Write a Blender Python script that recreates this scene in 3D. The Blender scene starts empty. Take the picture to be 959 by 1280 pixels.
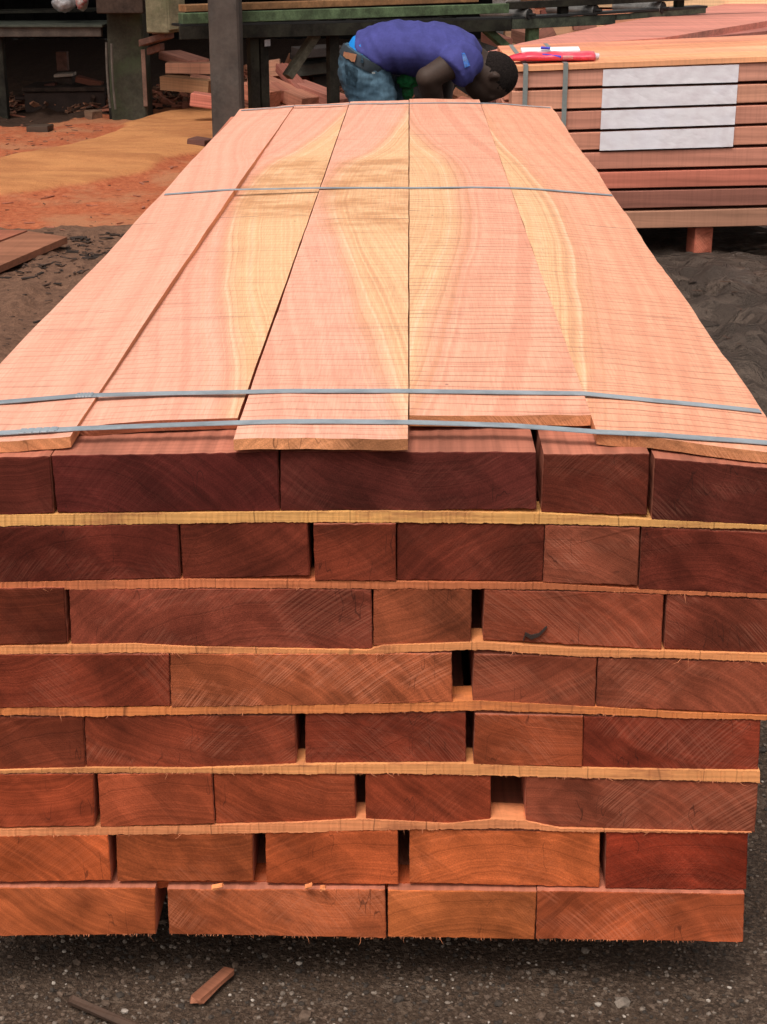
import bpy, bmesh, math, random
import numpy as np
from mathutils import Vector, Matrix, noise as mnoise
random.seed(7); np.random.seed(7)
R = math.radians
sc = bpy.context.scene
COL = sc.collection

# ------------------------------------------------------------------ camera, sky, sun, exposure
F_PX = 2000.0                       # focal length in pixels of the 959 x 1280 photograph
PITCH = math.atan(750.0/F_PX)
YAW = math.atan(31.5/F_PX*math.cos(PITCH))
CAM = Vector((0.0, -1.9, 1.46))
cd = bpy.data.cameras.new('camera'); cam = bpy.data.objects.new('camera', cd); COL.objects.link(cam)
cam.location = CAM; cam.rotation_euler = (math.pi/2-PITCH, 0, YAW)
cd.sensor_fit = 'VERTICAL'; cd.sensor_height = 24.0; cd.lens = 24.0*F_PX/1280.0
cd.clip_start = 0.05; cd.clip_end = 500
sc.camera = cam
w = bpy.data.worlds.new('World'); sc.world = w; w.use_nodes = True
nt = w.node_tree; nt.nodes.clear()
SUN_EL, SUN_AZ = 60.0, 200.0        # azimuth clockwise from +Y: behind the camera, a little to its left
sky = nt.nodes.new('ShaderNodeTexSky'); sky.sky_type = 'NISHITA'; sky.sun_disc = False
sky.sun_elevation = R(SUN_EL); sky.sun_rotation = R(SUN_AZ); sky.air_density = 1.0; sky.dust_density = 4.0; sky.ozone_density = 1.0
hs = nt.nodes.new('ShaderNodeHueSaturation'); hs.inputs['Saturation'].default_value = 0.15
bg = nt.nodes.new('ShaderNodeBackground'); bg.inputs['Strength'].default_value = 0.13
wo = nt.nodes.new('ShaderNodeOutputWorld')
tint = nt.nodes.new('ShaderNodeMix'); tint.data_type = 'RGBA'; tint.blend_type = 'MULTIPLY'; tint.inputs[0].default_value = 1.0; tint.inputs[7].default_value = (1.0, 0.955, 0.89, 1)   # warm overcast
nt.links.new(sky.outputs[0], hs.inputs['Color']); nt.links.new(hs.outputs[0], tint.inputs[6]); nt.links.new(tint.outputs[2], bg.inputs[0]); nt.links.new(bg.outputs[0], wo.inputs[0])
sl = bpy.data.lights.new('sun', 'SUN'); sl.energy = 1.5; sl.angle = R(22); sl.color = (1.0, 0.93, 0.86)
so = bpy.data.objects.new('sun', sl); COL.objects.link(so); so.location = (0, 0, 8)
sdir = Vector((math.sin(R(SUN_AZ))*math.cos(R(SUN_EL)), math.cos(R(SUN_AZ))*math.cos(R(SUN_EL)), math.sin(R(SUN_EL))))
so.rotation_euler = sdir.to_track_quat('Z', 'Y').to_euler()
sc.view_settings.view_transform = 'Standard'; sc.view_settings.look = 'None'
sc.view_settings.exposure = 0.45; sc.view_settings.gamma = 1.0

# ------------------------------------------------------------------ pixel -> place
_rm = Matrix.Rotation(YAW, 3, 'Z') @ Matrix.Rotation(math.pi/2-PITCH, 3, 'X')
def ray(px, py): return _rm @ Vector(((px-479.5)/F_PX, -(py-640.0)/F_PX, -1.0))
def onY(px, py, Y):
    d = ray(px, py); return CAM + d*((Y-CAM.y)/d.y)
def onZ(px, py, z):
    d = ray(px, py); return CAM + d*((z-CAM.z)/d.z)
_ri = _rm.transposed()
RI = np.array(_ri)
def project(P):
    q = (np.asarray(P)-np.array(CAM)) @ RI.T
    zz = np.minimum(q[:, 2], -0.05)
    return 479.5+F_PX*q[:, 0]/(-zz), 640.0-F_PX*q[:, 1]/(-zz), -q[:, 2]

# ------------------------------------------------------------------ helpers
def lin(r, g, b):
    return tuple((c/255/12.92 if c/255 <= 0.04045 else ((c/255+0.055)/1.055)**2.4) for c in (r, g, b))
def tag(o, label=None, cat=None, group=None, kind=None):
    if label: o['label'] = label
    if cat: o['category'] = cat
    if group: o['group'] = group
    if kind: o['kind'] = kind
    return o
def empty(name, loc, label=None, cat=None, group=None, rz=0.0):
    o = bpy.data.objects.new(name, None); COL.objects.link(o); o.location = loc; o.rotation_euler.z = rz
    o.empty_display_size = 0.1
    return tag(o, label, cat, group)
def link(name, me, mats, parent=None, loc=(0, 0, 0), color=None, smooth=False):
    """loc is in world space; parents are unrotated unless the caller says otherwise"""
    o = bpy.data.objects.new(name, me); COL.objects.link(o)
    if not isinstance(mats, (list, tuple)): mats = [mats]
    if not len(me.materials):
        for m in mats: me.materials.append(m)
    loc = Vector(loc)
    if parent is not None:
        o.parent = parent
        loc = loc - world_loc(parent)
    o.location = loc
    if color: o.color = (*color, 1.0)
    if smooth:
        for p in me.polygons: p.use_smooth = True
    return o
def world_loc(o):
    v = Vector(o.location)
    while o.parent is not None:
        o = o.parent; v = v + Vector(o.location)
    return v
def mesh(name, verts, faces, matidx=None):
    me = bpy.data.meshes.new(name); me.from_pydata([tuple(v) for v in verts], [], faces); me.update()
    if matidx is not None: me.polygons.foreach_set('material_index', matidx)
    return me
def bm_mesh(name, bm):
    me = bpy.data.meshes.new(name); bmesh.ops.recalc_face_normals(bm, faces=bm.faces); bm.to_mesh(me); bm.free(); return me
def add_box(bm, c, s, rot=None, bevel=0.0, mat=0):
    r = bmesh.ops.create_cube(bm, size=1.0)
    M = Matrix.Translation(Vector(c)) @ (rot.to_4x4() if rot is not None else Matrix.Identity(4)) @ Matrix.Diagonal((s[0], s[1], s[2], 1))
    bmesh.ops.transform(bm, matrix=M, verts=r['verts'])
    fs = set(f for v in r['verts'] for f in v.link_faces)
    for f in fs: f.material_index = mat
    if bevel > 0:
        es = set(e for v in r['verts'] for e in v.link_edges)
        bmesh.ops.bevel(bm, geom=list(es), offset=bevel, segments=1, affect='EDGES')
def box_mesh(name, s, bevel=0.003, jit=0.0):
    bm = bmesh.new(); add_box(bm, (0, 0, 0), s, bevel=bevel)
    if jit:
        for v in bm.verts: v.co += Vector((random.uniform(-jit, jit), random.uniform(-jit, jit), random.uniform(-jit, jit)))
    return bm_mesh(name, bm)
def add_cyl(bm, a, b, ra, rb=None, n=16, caps=True):
    a = Vector(a); b = Vector(b); rb = ra if rb is None else rb
    q = (b-a).to_track_quat('Z', 'Y').to_matrix()
    va = [bm.verts.new(a+q@Vector((ra*math.cos(2*math.pi*i/n), ra*math.sin(2*math.pi*i/n), 0))) for i in range(n)]
    vb = [bm.verts.new(b+q@Vector((rb*math.cos(2*math.pi*i/n), rb*math.sin(2*math.pi*i/n), 0))) for i in range(n)]
    for i in range(n): bm.faces.new((va[i], va[(i+1) % n], vb[(i+1) % n], vb[i]))
    if caps: bm.faces.new(va[::-1]); bm.faces.new(vb)
def nz(x, y=0, z=0): return mnoise.noise(Vector((x, y, z)))
def fbm(x, y, z=0, o=4): return mnoise.fractal(Vector((x, y, z)), 1.0, 2.0, o)

# ------------------------------------------------------------------ node graph helper
class G:
    def __init__(s, name, rough=0.7, spec=0.3):
        s.m = bpy.data.materials.new(name); s.m.use_nodes = True; s.t = s.m.node_tree; s.t.nodes.clear()
        s.out = s.t.nodes.new('ShaderNodeOutputMaterial'); s.b = s.t.nodes.new('ShaderNodeBsdfPrincipled')
        s.t.links.new(s.b.outputs[0], s.out.inputs[0])
        s.b.inputs['Roughness'].default_value = rough; s.b.inputs['Specular IOR Level'].default_value = spec
    def put(s, sock, v):
        if isinstance(v, bpy.types.NodeSocket): s.t.links.new(v, sock)
        elif isinstance(v, (tuple, list)) and len(v) == 3 and sock.type == 'RGBA': sock.default_value = (*v, 1)
        else: sock.default_value = v
    def math(s, op, a, b=0.0, clamp=False):
        n = s.t.nodes.new('ShaderNodeMath'); n.operation = op; n.use_clamp = clamp; s.put(n.inputs[0], a)
        if not (isinstance(b, (int, float)) and op in ('ABSOLUTE', 'SQRT', 'SINE', 'FRACT')): s.put(n.inputs[1], b)
        return n.outputs[0]
    def add(s, a, b): return s.math('ADD', a, b)
    def mul(s, a, b): return s.math('MULTIPLY', a, b)
    def sub(s, a, b): return s.math('SUBTRACT', a, b)
    def step(s, v, lo, hi, a=0.0, b=1.0, smooth=True):
        n = s.t.nodes.new('ShaderNodeMapRange'); n.interpolation_type = 'SMOOTHSTEP' if smooth else 'LINEAR'
        s.put(n.inputs['Value'], v); n.inputs['From Min'].default_value = lo; n.inputs['From Max'].default_value = hi
        n.inputs['To Min'].default_value = a; n.inputs['To Max'].default_value = b
        return n.outputs[0]
    def coord(s, kind='Object'):
        n = s.t.nodes.new('ShaderNodeTexCoord'); return n.outputs[kind]
    def geo(s, k='Position'): return s.t.nodes.new('ShaderNodeNewGeometry').outputs[k]
    def sep(s, v):
        n = s.t.nodes.new('ShaderNodeSeparateXYZ'); s.put(n.inputs[0], v); return n.outputs
    def comb(s, x=0.0, y=0.0, z=0.0):
        n = s.t.nodes.new('ShaderNodeCombineXYZ')
        for i, v in enumerate((x, y, z)): s.put(n.inputs[i], v)
        return n.outputs[0]
    def noise(s, vec=None, scale=5.0, detail=3.0, rough=0.55, w=None, dist=0.0, color=False):
        n = s.t.nodes.new('ShaderNodeTexNoise')
        if w is not None and vec is None: n.noise_dimensions = '1D'; s.put(n.inputs['W'], w)
        elif w is not None: n.noise_dimensions = '4D'; s.put(n.inputs['W'], w)
        if vec is not None: s.put(n.inputs['Vector'], vec)
        s.put(n.inputs['Scale'], scale); n.inputs['Detail'].default_value = detail; n.inputs['Roughness'].default_value = rough
        n.inputs['Distortion'].default_value = dist
        return n.outputs[1 if color else 0]
    def voro(s, vec, scale, feature='F1', out='Distance'):
        n = s.t.nodes.new('ShaderNodeTexVoronoi'); n.feature = feature; s.put(n.inputs['Vector'], vec); n.inputs['Scale'].default_value = scale
        return n.outputs[out]
    def mix(s, f, a, b, mode='MIX'):
        n = s.t.nodes.new('ShaderNodeMix'); n.data_type = 'RGBA'; n.blend_type = mode
        s.put(n.inputs[0], f); s.put(n.inputs[6], a); s.put(n.inputs[7], b); return n.outputs[2]
    def scalec(s, c, f):  # colour times a float
        n = s.t.nodes.new('ShaderNodeVectorMath'); n.operation = 'SCALE'; s.put(n.inputs[0], c); s.put(n.inputs['Scale'], f); return n.outputs[0]
    def info(s, k): return s.t.nodes.new('ShaderNodeObjectInfo').outputs[k]
    def vscale(s, v, sc_):
        n = s.t.nodes.new('ShaderNodeVectorMath'); n.operation = 'MULTIPLY'; s.put(n.inputs[0], v); s.put(n.inputs[1], sc_); return n.outputs[0]
    def vadd(s, v, a):
        n = s.t.nodes.new('ShaderNodeVectorMath'); n.operation = 'ADD'; s.put(n.inputs[0], v); s.put(n.inputs[1], a); return n.outputs[0]
    def curve(s, v, pts):
        n = s.t.nodes.new('ShaderNodeFloatCurve'); s.put(n.inputs['Value'], v); c = n.mapping.curves[0]
        while len(c.points) > 2: c.points.remove(c.points[1])
        c.points[0].location = pts[0]; c.points[-1].location = pts[-1]
        for p in pts[1:-1]: c.points.new(*p)
        n.mapping.use_clip = False; n.mapping.update(); return n.outputs[0]
    def attr(s, name, k='Fac'):
        n = s.t.nodes.new('ShaderNodeAttribute'); n.attribute_name = name; return n.outputs[k]
    def done(s, col, bump=None, bstr=0.3, bdist=0.002, rough=None):
        s.put(s.b.inputs['Base Color'], col)
        if rough is not None: s.put(s.b.inputs['Roughness'], rough)
        if bump is not None:
            n = s.t.nodes.new('ShaderNodeBump'); n.inputs['Strength'].default_value = bstr; n.inputs['Distance'].default_value = bdist
            s.put(n.inputs['Height'], bump); s.t.links.new(n.outputs[0], s.b.inputs['Normal'])
        return s.m

# ------------------------------------------------------------------ materials
def mat_end_grain():
    g = G('end_grain', 0.82, 0.10)
    P = g.coord('Object'); x, y, z = g.sep(P)[0:3]
    rnd = g.info('Random'); base = g.info('Color')
    r1 = g.math('FRACT', g.mul(rnd, 13.7)); r2 = g.math('FRACT', g.mul(rnd, 57.3)); r3 = g.math('FRACT', g.mul(rnd, 91.1))
    Pn = g.vadd(g.comb(x, 0.0, z), g.comb(g.mul(r1, 40), g.mul(r2, 30), 0.0))
    warp = g.noise(Pn, 9.0, 3)
    # growth rings round a pith that lies somewhere outside the board
    cx = g.add(x, g.sub(g.mul(r1, 0.36), 0.18)); cz = g.add(z, g.sub(g.mul(g.math('GREATER_THAN', r2, 0.5), 0.3), 0.15))
    d = g.math('SQRT', g.add(g.mul(cx, cx), g.mul(g.mul(cz, cz), 1.6)))
    d = g.add(d, g.mul(warp, 0.035))
    ring = g.noise(None, 1.0, 3, 0.6, w=g.mul(d, 95))
    ring2 = g.noise(None, 1.0, 1, 0.5, w=g.mul(d, 420))
    tone = g.noise(Pn, 7.0, 4, 0.6)
    # saw scratches: arcs of a big blade, two sets
    def scratch(cxo, czo, fr, seed):
        ax = g.add(x, cxo); az = g.add(z, czo)
        s_ = g.math('SQRT', g.add(g.mul(ax, ax), g.mul(az, az)))
        s_ = g.add(s_, g.mul(g.noise(Pn, 20.0, 2), 0.002))
        ln = g.noise(None, 1.0, 2, 0.7, w=g.mul(s_, fr))
        m_ = g.noise(g.vadd(g.vscale(Pn, (1.0, 1.0, 1.6)), (seed, 0, 0)), 8.0, 3, 0.6)
        return g.mul(g.step(ln, 0.42, 0.62), g.step(m_, 0.47, 0.60)), g.mul(ln, g.step(m_, 0.3, 0.7, 0.4, 1.0))
    r4 = g.math('FRACT', g.mul(rnd, 173.3)); al = g.info('Alpha'); sAmt = g.mul(al, 0.80); sBmt = g.mul(al, g.step(r4, 0.3, 1.0, 0.1, 0.7))
    side = g.sub(g.mul(g.math('GREATER_THAN', r3, 0.45), 2.0), 1.0)
    sA, lA = scratch(g.mul(side, 0.42), g.add(0.34, g.mul(r1, 0.1)), 330, 3.0)
    sB, lB = scratch(g.mul(side, -0.5), g.add(0.42, g.mul(r2, 0.1)), 300, 11.0)
    pores = g.noise(g.vscale(Pn, (1, 1, 1)), 620, 2)
    f = g.add(0.57, g.mul(g.step(ring, 0.2, 0.8), 0.34))
    f = g.add(f, g.mul(ring2, 0.12)); f = g.mul(f, g.step(tone, 0.3, 0.7, 0.68, 1.46)); f = g.mul(f, g.step(pores, 0.3, 0.7, 0.84, 1.12))
    f = g.mul(f, g.step(g.mul(lA, 1.0), 0.2, 0.6, 0.95, 1.05))
    col = g.scalec(base, f)
    # damp streaks, darker and redder
    wet = g.step(g.noise(g.vscale(g.vadd(Pn, (5, 2, 7)), (1, 1, 2.2)), 6.0, 4, 0.6), 0.55, 0.68)
    col = g.mix(g.mul(wet, 0.42), col, g.scalec(g.mix(0.35, col, (0.10, 0.012, 0.008)), 0.72))
    col = g.mix(g.mul(sA, sAmt), col, g.mix(0.45, g.scalec(base, 1.5), (0.36, 0.18, 0.12)))
    col = g.mix(g.mul(sB, sBmt), col, g.mix(0.45, g.scalec(base, 1.5), (0.36, 0.18, 0.12)))
    # slanting cut facets: tone steps along two diagonal directions
    dg_ = g.step(g.noise(g.comb(g.mul(g.add(x, z), 16), g.mul(g.sub(x, z), 5), g.mul(r1, 50)), 1.0, 2, 0.5), 0.47, 0.53)
    col = g.scalec(col, g.add(0.88, g.mul(dg_, 0.20)))
    # fine drying checks
    ck = g.mul(g.step(g.math('ABSOLUTE', g.sub(g.noise(g.comb(g.mul(x, 38), g.mul(z, 9), g.mul(r2, 60)), 1.0, 2, 0.5), 0.5)), 0.0, 0.010, 1.0, 0.0), g.step(g.noise(g.vadd(Pn, (3, 3, 3)), 12.0, 2), 0.56, 0.64))
    col = g.mix(g.mul(ck, 0.6), col, (0.02, 0.008, 0.006))
    # small dark knots and shakes
    kn = g.step(g.voro(g.vscale(Pn, (1, 1, 2.5)), 7.0), 0.0, 0.05, 1.0, 0.0)
    col = g.mix(g.mul(kn, 0.45), col, (0.012, 0.007, 0.006))
    h = g.add(g.add(g.mul(lA, g.mul(sAmt, 1.3)), g.mul(lB, sBmt)), g.add(g.mul(ring2, 0.4), g.mul(pores, 0.5)))
    return g.done(col, h, 0.45, 0.0012)
END = mat_end_grain()

def mat_side_grain(name='sawn_side', rough=0.75, contrast=1.0, toward=None):
    g = G(name, rough, 0.25)
    P = g.coord('Object'); rnd = g.info('Random'); base = g.info('Color')
    o = g.comb(g.mul(rnd, 31), g.mul(rnd, 17), g.mul(rnd, 53)); Pn = g.vadd(P, o)
    gr = g.noise(g.vscale(Pn, (70, 1.6, 70)), 1.0, 4, 0.6); big = g.noise(g.vscale(Pn, (7, 0.8, 7)), 1.0, 3)
    saw = g.noise(g.vscale(Pn, (1.2, 150, 1.2)), 1.0, 2, 0.7)
    f = g.mul(g.step(gr, 0.3, 0.7, 1-0.22*contrast, 1+0.18*contrast), g.step(big, 0.3, 0.7, 1-0.2*contrast, 1+0.2*contrast))
    f = g.mul(f, g.step(saw, 0.35, 0.5, 0.86, 1.0))
    if toward: base = g.mix(0.85, base, toward)
    return g.done(g.scalec(base, f), g.add(gr, g.mul(saw, 0.8)), 0.35, 0.0015)
SIDE = mat_side_grain()
BOARD_SIDE = mat_side_grain('hardwood_side', 0.75, 1.0, (0.46, 0.165, 0.105))
def mat_long_x(name='sawn_side_long'):   # boards whose grain runs along X
    g = G(name, 0.7, 0.25)
    P = g.coord('Object'); rnd = g.info('Random'); base = g.info('Color')
    Pn = g.vadd(P, g.comb(g.mul(rnd, 31), g.mul(rnd, 17), g.mul(rnd, 53)))
    warp = g.noise(g.vscale(Pn, (1.4, 3, 5)), 1.0, 3)
    gr = g.noise(g.vadd(g.vscale(Pn, (1.1, 30, 55)), g.comb(0.0, 0.0, g.mul(warp, 3.0))), 1.0, 5, 0.62); big = g.noise(g.vscale(Pn, (1.2, 4, 9)), 1.0, 3)
    f = g.mul(g.step(gr, 0.28, 0.72, 0.80, 1.16), g.step(big, 0.3, 0.7, 0.84, 1.14))
    saw = g.noise(g.vscale(Pn, (90, 1, 1)), 1.0, 2, 0.7)
    f = g.mul(f, g.step(saw, 0.35, 0.55, 0.93, 1.02))
    return g.done(g.scalec(base, f), g.add(gr, g.mul(saw, 0.5)), 0.3, 0.002)
LONGX = mat_long_x()

def mat_cover(name, pts, side, pink, yellow, saw_amt, stain, seed, edge=0.0):
    """sawn face of a cover plank. UV.x = metres from the plank's middle, UV.y = metres from its near end.
    pts: boundary between heartwood and sapwood (v/4, x) ; side: +1 sapwood to the right of it, -1 to the left, 0 none."""
    g = G(name, 0.62, 0.3)
    uv = g.coord('UV'); u, v, _ = g.sep(uv)[0:3]
    P = g.comb(u, v, float(seed)*3.1)
    vn = g.mul(v, 0.25)
    xb = g.sub(g.curve(vn, [(a, b+0.5) for a, b in pts]), 0.5)
    w1 = g.sub(g.noise(g.vscale(P, (4, 0.7, 1)), 1.0, 2, 0.45), 0.5)
    w2 = g.sub(g.noise(g.vscale(P, (22, 1.6, 1)), 1.0, 3, 0.55), 0.5)
    mott = g.noise(g.vscale(P, (11, 3.0, 1)), 1.0, 4, 0.6)
    fig = g.add(g.sub(u, xb), g.add(g.mul(w1, 0.055), g.mul(w2, 0.014)))       # figure coordinate: grain follows the boundary
    # growth bands running parallel to the boundary
    band = g.noise(None, 1.0, 3, 0.6, w=g.add(g.mul(fig, 30), seed*7.3))
    band2 = g.noise(None, 1.0, 2, 0.6, w=g.add(g.mul(fig, 170), seed*3.3))
    sd = side if side else 1
    t = g.mul(fig, float(sd))
    sap = g.mul(g.step(g.add(t, g.mul(g.sub(mott, 0.5), 0.05)), -0.030, 0.034), g.step(band2, 0.2, 0.6, 0.70, 1.0)) if side else 0.0
    fibre = g.noise(g.vscale(P, (420, 14, 1)), 1.0, 3, 0.6)
    c = g.mix(g.step(band, 0.22, 0.72), tuple(k*f for k, f in zip(pink, (0.95, 0.88, 0.85))), tuple(min(1, k*f) for k, f in zip(pink, (1.06, 1.13, 1.12))))
    c = g.mix(g.mul(g.step(mott, 0.40, 0.72), 0.30), c, tuple(k*f for k, f in zip(pink, (0.97, 0.86, 0.82))))
    if side:
        ye = g.mix(g.step(band2, 0.3, 0.7), tuple(k*f for k, f in zip(yellow, (0.96, 0.85, 0.74))), yellow)
        c = g.mix(sap, c, ye)
        env = g.step(g.math('ABSOLUTE', g.sub(t, 0.01)), 0.01, 0.085, 1.0, 0.0)
        b3 = g.add(g.noise(None, 1.0, 3, 0.62, w=g.add(g.mul(fig, 46), seed*1.7)), g.mul(g.sub(mott, 0.5), 0.22))
        c = g.mix(g.mul(g.mul(g.step(b3, 0.50, 0.66), env), 0.60), c, (0.58, 0.27, 0.14))       # tan streaks along the boundary
        c = g.mix(g.mul(g.mul(g.step(b3, 0.46, 0.32), env), 0.55), c, (0.86, 0.60, 0.40))          # cream streaks
        # darker line of heartwood just inside the boundary
        ln = g.mul(g.step(t, -0.030, -0.012), g.step(t, -0.008, 0.002, 1.0, 0.0))
        c = g.mix(g.mul(ln, 0.15), c, tuple(k*f for k, f in zip(pink, (0.80, 0.60, 0.50))))
    # brown water stain across part of the plank
    if stain:
        s0, s1, amt = stain
        sn = g.noise(g.vscale(P, (9, 16, 1)), 1.0, 4, 0.65)
        m_ = g.mul(g.mul(g.step(v, s0-0.12, s0+0.06), g.step(v, s1-0.05, s1+0.04, 1.0, 0.0)), g.step(sn, 0.34, 0.66))
        if side: m_ = g.mul(m_, g.step(t, -0.07, 0.03))
        c = g.mix(g.mul(m_, amt*0.95), c, (0.50, 0.235, 0.10))
    # saw marks: near-straight lines across the plank, uneven in strength
    vs = g.add(g.add(v, g.mul(u, 0.015*(1 if seed % 2 else -1))), g.mul(g.noise(g.vscale(P, (4, 3, 1)), 1.0, 2), 0.006))
    l1 = g.noise(None, 1.0, 1, 0.5, w=g.mul(vs, 62)); l2 = g.noise(None, 1.0, 2, 0.7, w=g.mul(vs, 310))
    per = g.math('FRACT', g.add(g.mul(vs, 36.0), g.mul(g.noise(g.vscale(P, (2.5, 9, 1)), 1.0, 2), 1.6)))
    lp = g.mul(g.step(g.math('ABSOLUTE', g.sub(per, 0.5)), 0.02, 0.11, 1.0, 0.0), g.step(g.noise(g.vscale(P, (5, 14, 1)), 1.0, 4, 0.7), 0.34, 0.54))
    lm = g.noise(g.vscale(P, (9, 26, 1)), 1.0, 3, 0.65)
    line1 = g.mul(g.step(l1, 0.53, 0.68), g.step(lm, 0.40, 0.60)); line2 = g.mul(g.step(l2, 0.56, 0.72), g.step(lm, 0.36, 0.62))
    c = g.mix(g.mul(line1, 0.22*saw_amt), c, (0.30, 0.115, 0.065))
    c = g.mix(g.mul(line2, 0.30*saw_amt), c, (0.33, 0.12, 0.07))
    c = g.mix(g.mul(lp, 0.75*saw_amt), c, (0.36, 0.125, 0.07))
    # a few hairline cross marks and pin holes
    lw = g.noise(None, 1.0, 0, 0.5, w=g.mul(vs, 17.0)); hair = g.mul(g.step(g.math('ABSOLUTE', g.sub(lw, 0.60)), 0.0, 0.014, 1.0, 0.0), g.step(g.noise(g.vscale(P, (6, 6, 1)), 1.0, 2), 0.47, 0.56))
    c = g.mix(g.mul(hair, 0.45), c, (0.12, 0.06, 0.045))
    hole = g.step(g.voro(g.vscale(P, (11, 6, 1)), 1.0), 0.0, 0.045, 1.0, 0.0)
    c = g.mix(g.mul(hole, 0.75), c, (0.06, 0.03, 0.02))
    pores = g.step(g.noise(g.vscale(P, (520, 34, 1)), 1.0, 2, 0.5), 0.60, 0.70)
    dirt = g.step(g.noise(g.vscale(P, (5, 3.2, 1)), 1.0, 5, 0.7), 0.50, 0.72)
    c = g.mix(g.mul(pores, 0.22), c, (0.40, 0.15, 0.09)); c = g.mix(g.mul(dirt, 0.20), c, (0.52, 0.25, 0.16))
    f = g.step(fibre, 0.3, 0.7, 0.90, 1.06)
    c = g.scalec(c, f)
    h = g.add(g.sub(1.0, g.add(g.mul(lp, 0.9), g.mul(line2, 0.7))), g.mul(fibre, 0.35))
    return g.done(c, h, 0.5, 0.0015)

def mat_sticker():
    g = G('sticker_wood', 0.8, 0.1); P = g.coord('Object'); x = g.sep(P)[0]; base = g.info('Color'); rnd = g.info('Random')
    Pn = g.vadd(P, g.comb(g.mul(rnd, 20), 0.0, 0.0))
    gr = g.noise(g.vscale(Pn, (6, 60, 260)), 1.0, 4, 0.6); big = g.noise(g.vscale(Pn, (3, 9, 9)), 1.0, 3)
    per = g.math('FRACT', g.add(g.mul(x, 17.0), g.mul(g.noise(g.vscale(Pn, (7, 1, 1)), 1.0, 3), 3.0)))
    tick = g.mul(g.step(g.math('ABSOLUTE', g.sub(per, 0.5)), 0.0, 0.026, 1.0, 0.0), g.step(g.noise(g.vscale(Pn, (14, 1, 1)), 1.0, 2), 0.42, 0.58))
    c = g.scalec(base, g.mul(g.step(gr, 0.3, 0.7, 0.82, 1.12), g.step(big, 0.3, 0.7, 0.82, 1.12)))
    c = g.mix(g.mul(g.step(big, 0.52, 0.70), 0.5), c, g.scalec(base, 0.72))
    c = g.mix(g.mul(g.step(g.noise(g.vscale(Pn, (9, 20, 60)), 1.0, 4, 0.6), 0.52, 0.66), 0.55), c, (0.30, 0.10, 0.05))
    c = g.mix(g.mul(tick, 0.6), c, (0.03, 0.015, 0.01))
    return g.done(c, gr, 0.4, 0.001)
STICK = mat_sticker()

def mat_simple(name, col, rough=0.6, metallic=0.0, var=0.25, scale=12.0, spec=0.4, bump=0.2, second=None, amt=0.5, bdist=0.003):
    g = G(name, rough, spec); P = g.coord('Object'); rnd = g.info('Random'); Pn = g.vadd(P, g.comb(g.mul(rnd, 23), g.mul(rnd, 7), 0.0))
    n = g.noise(Pn, scale, 5, 0.6); n2 = g.noise(Pn, scale*7, 3, 0.6)
    c = g.scalec(g.mix(0.0, col, col), g.mul(g.step(n, 0.3, 0.7, 1-var, 1+var), g.step(n2, 0.3, 0.7, 1-var*0.5, 1+var*0.5)))
    if second: c = g.mix(g.mul(g.step(g.noise(g.vadd(Pn, (9, 4, 2)), scale*0.6, 5, 0.65), 0.45, 0.62), amt), c, second)
    g.b.inputs['Metallic'].default_value = metallic
    return g.done(c, g.add(n, g.mul(n2, 0.6)), bump, bdist)
STRAP = mat_simple('strap_steel', lin(140, 150, 158), 0.45, 0.0, 0.10, 30, 0.5, 0.1, second=lin(96, 104, 112), amt=0.4)
DARK_STEEL = mat_simple('dark_oily_steel', (0.017, 0.015, 0.012), 0.75, 0.0, 0.4, 10, 0.12, 0.3, second=(0.040, 0.040, 0.028), amt=0.5)
GREEN_BEAM = mat_simple('mossy_green_paint', (0.085, 0.125, 0.065), 0.8, 0.0, 0.35, 14, 0.2, 0.4, second=(0.035, 0.045, 0.026), amt=0.6)
ORANGE_PLANK = mat_simple('weathered_orange_timber', (0.26, 0.13, 0.06), 0.8, 0, 0.3, 9, 0.2, 0.3, second=(0.16, 0.085, 0.045), amt=0.5)
POST_MAT = mat_simple('weathered_post', (0.062, 0.053, 0.047), 0.8, 0, 0.28, 5, 0.2, 0.4, second=(0.085, 0.062, 0.052), amt=0.4)
MOSS_POST = mat_simple('mossy_post', (0.048, 0.045, 0.033), 0.9, 0, 0.3, 6, 0.15, 0.6, second=(0.050, 0.062, 0.034), amt=0.7, bdist=0.01)
GREY_BOX = mat_simple('lichen_timber', (0.155, 0.135, 0.085), 0.9, 0, 0.28, 7, 0.15, 0.5, second=(0.10, 0.10, 0.055), amt=0.6, bdist=0.01)
SHED = mat_simple('dark_shed_boards', (0.007, 0.006, 0.006), 0.9, 0, 0.5, 3, 0.1, 0.3)
DARK_WOOD = mat_simple('dirty_dark_timber', (0.045, 0.030, 0.024), 0.85, 0, 0.4, 8, 0.15, 0.4, second=(0.075, 0.048, 0.036), amt=0.5)
GREY_WOOD = mat_simple('grey_brace_timber', (0.085, 0.078, 0.058), 0.85, 0, 0.35, 8, 0.15, 0.4)
ROLLER = mat_simple('worn_roller_steel', (0.30, 0.29, 0.28), 0.4, 0.6, 0.2, 20, 0.5, 0.1)
RUSTRED = mat_simple('rust_red_steel', (0.115, 0.055, 0.040), 0.7, 0, 0.3, 20, 0.3, 0.3)

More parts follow.
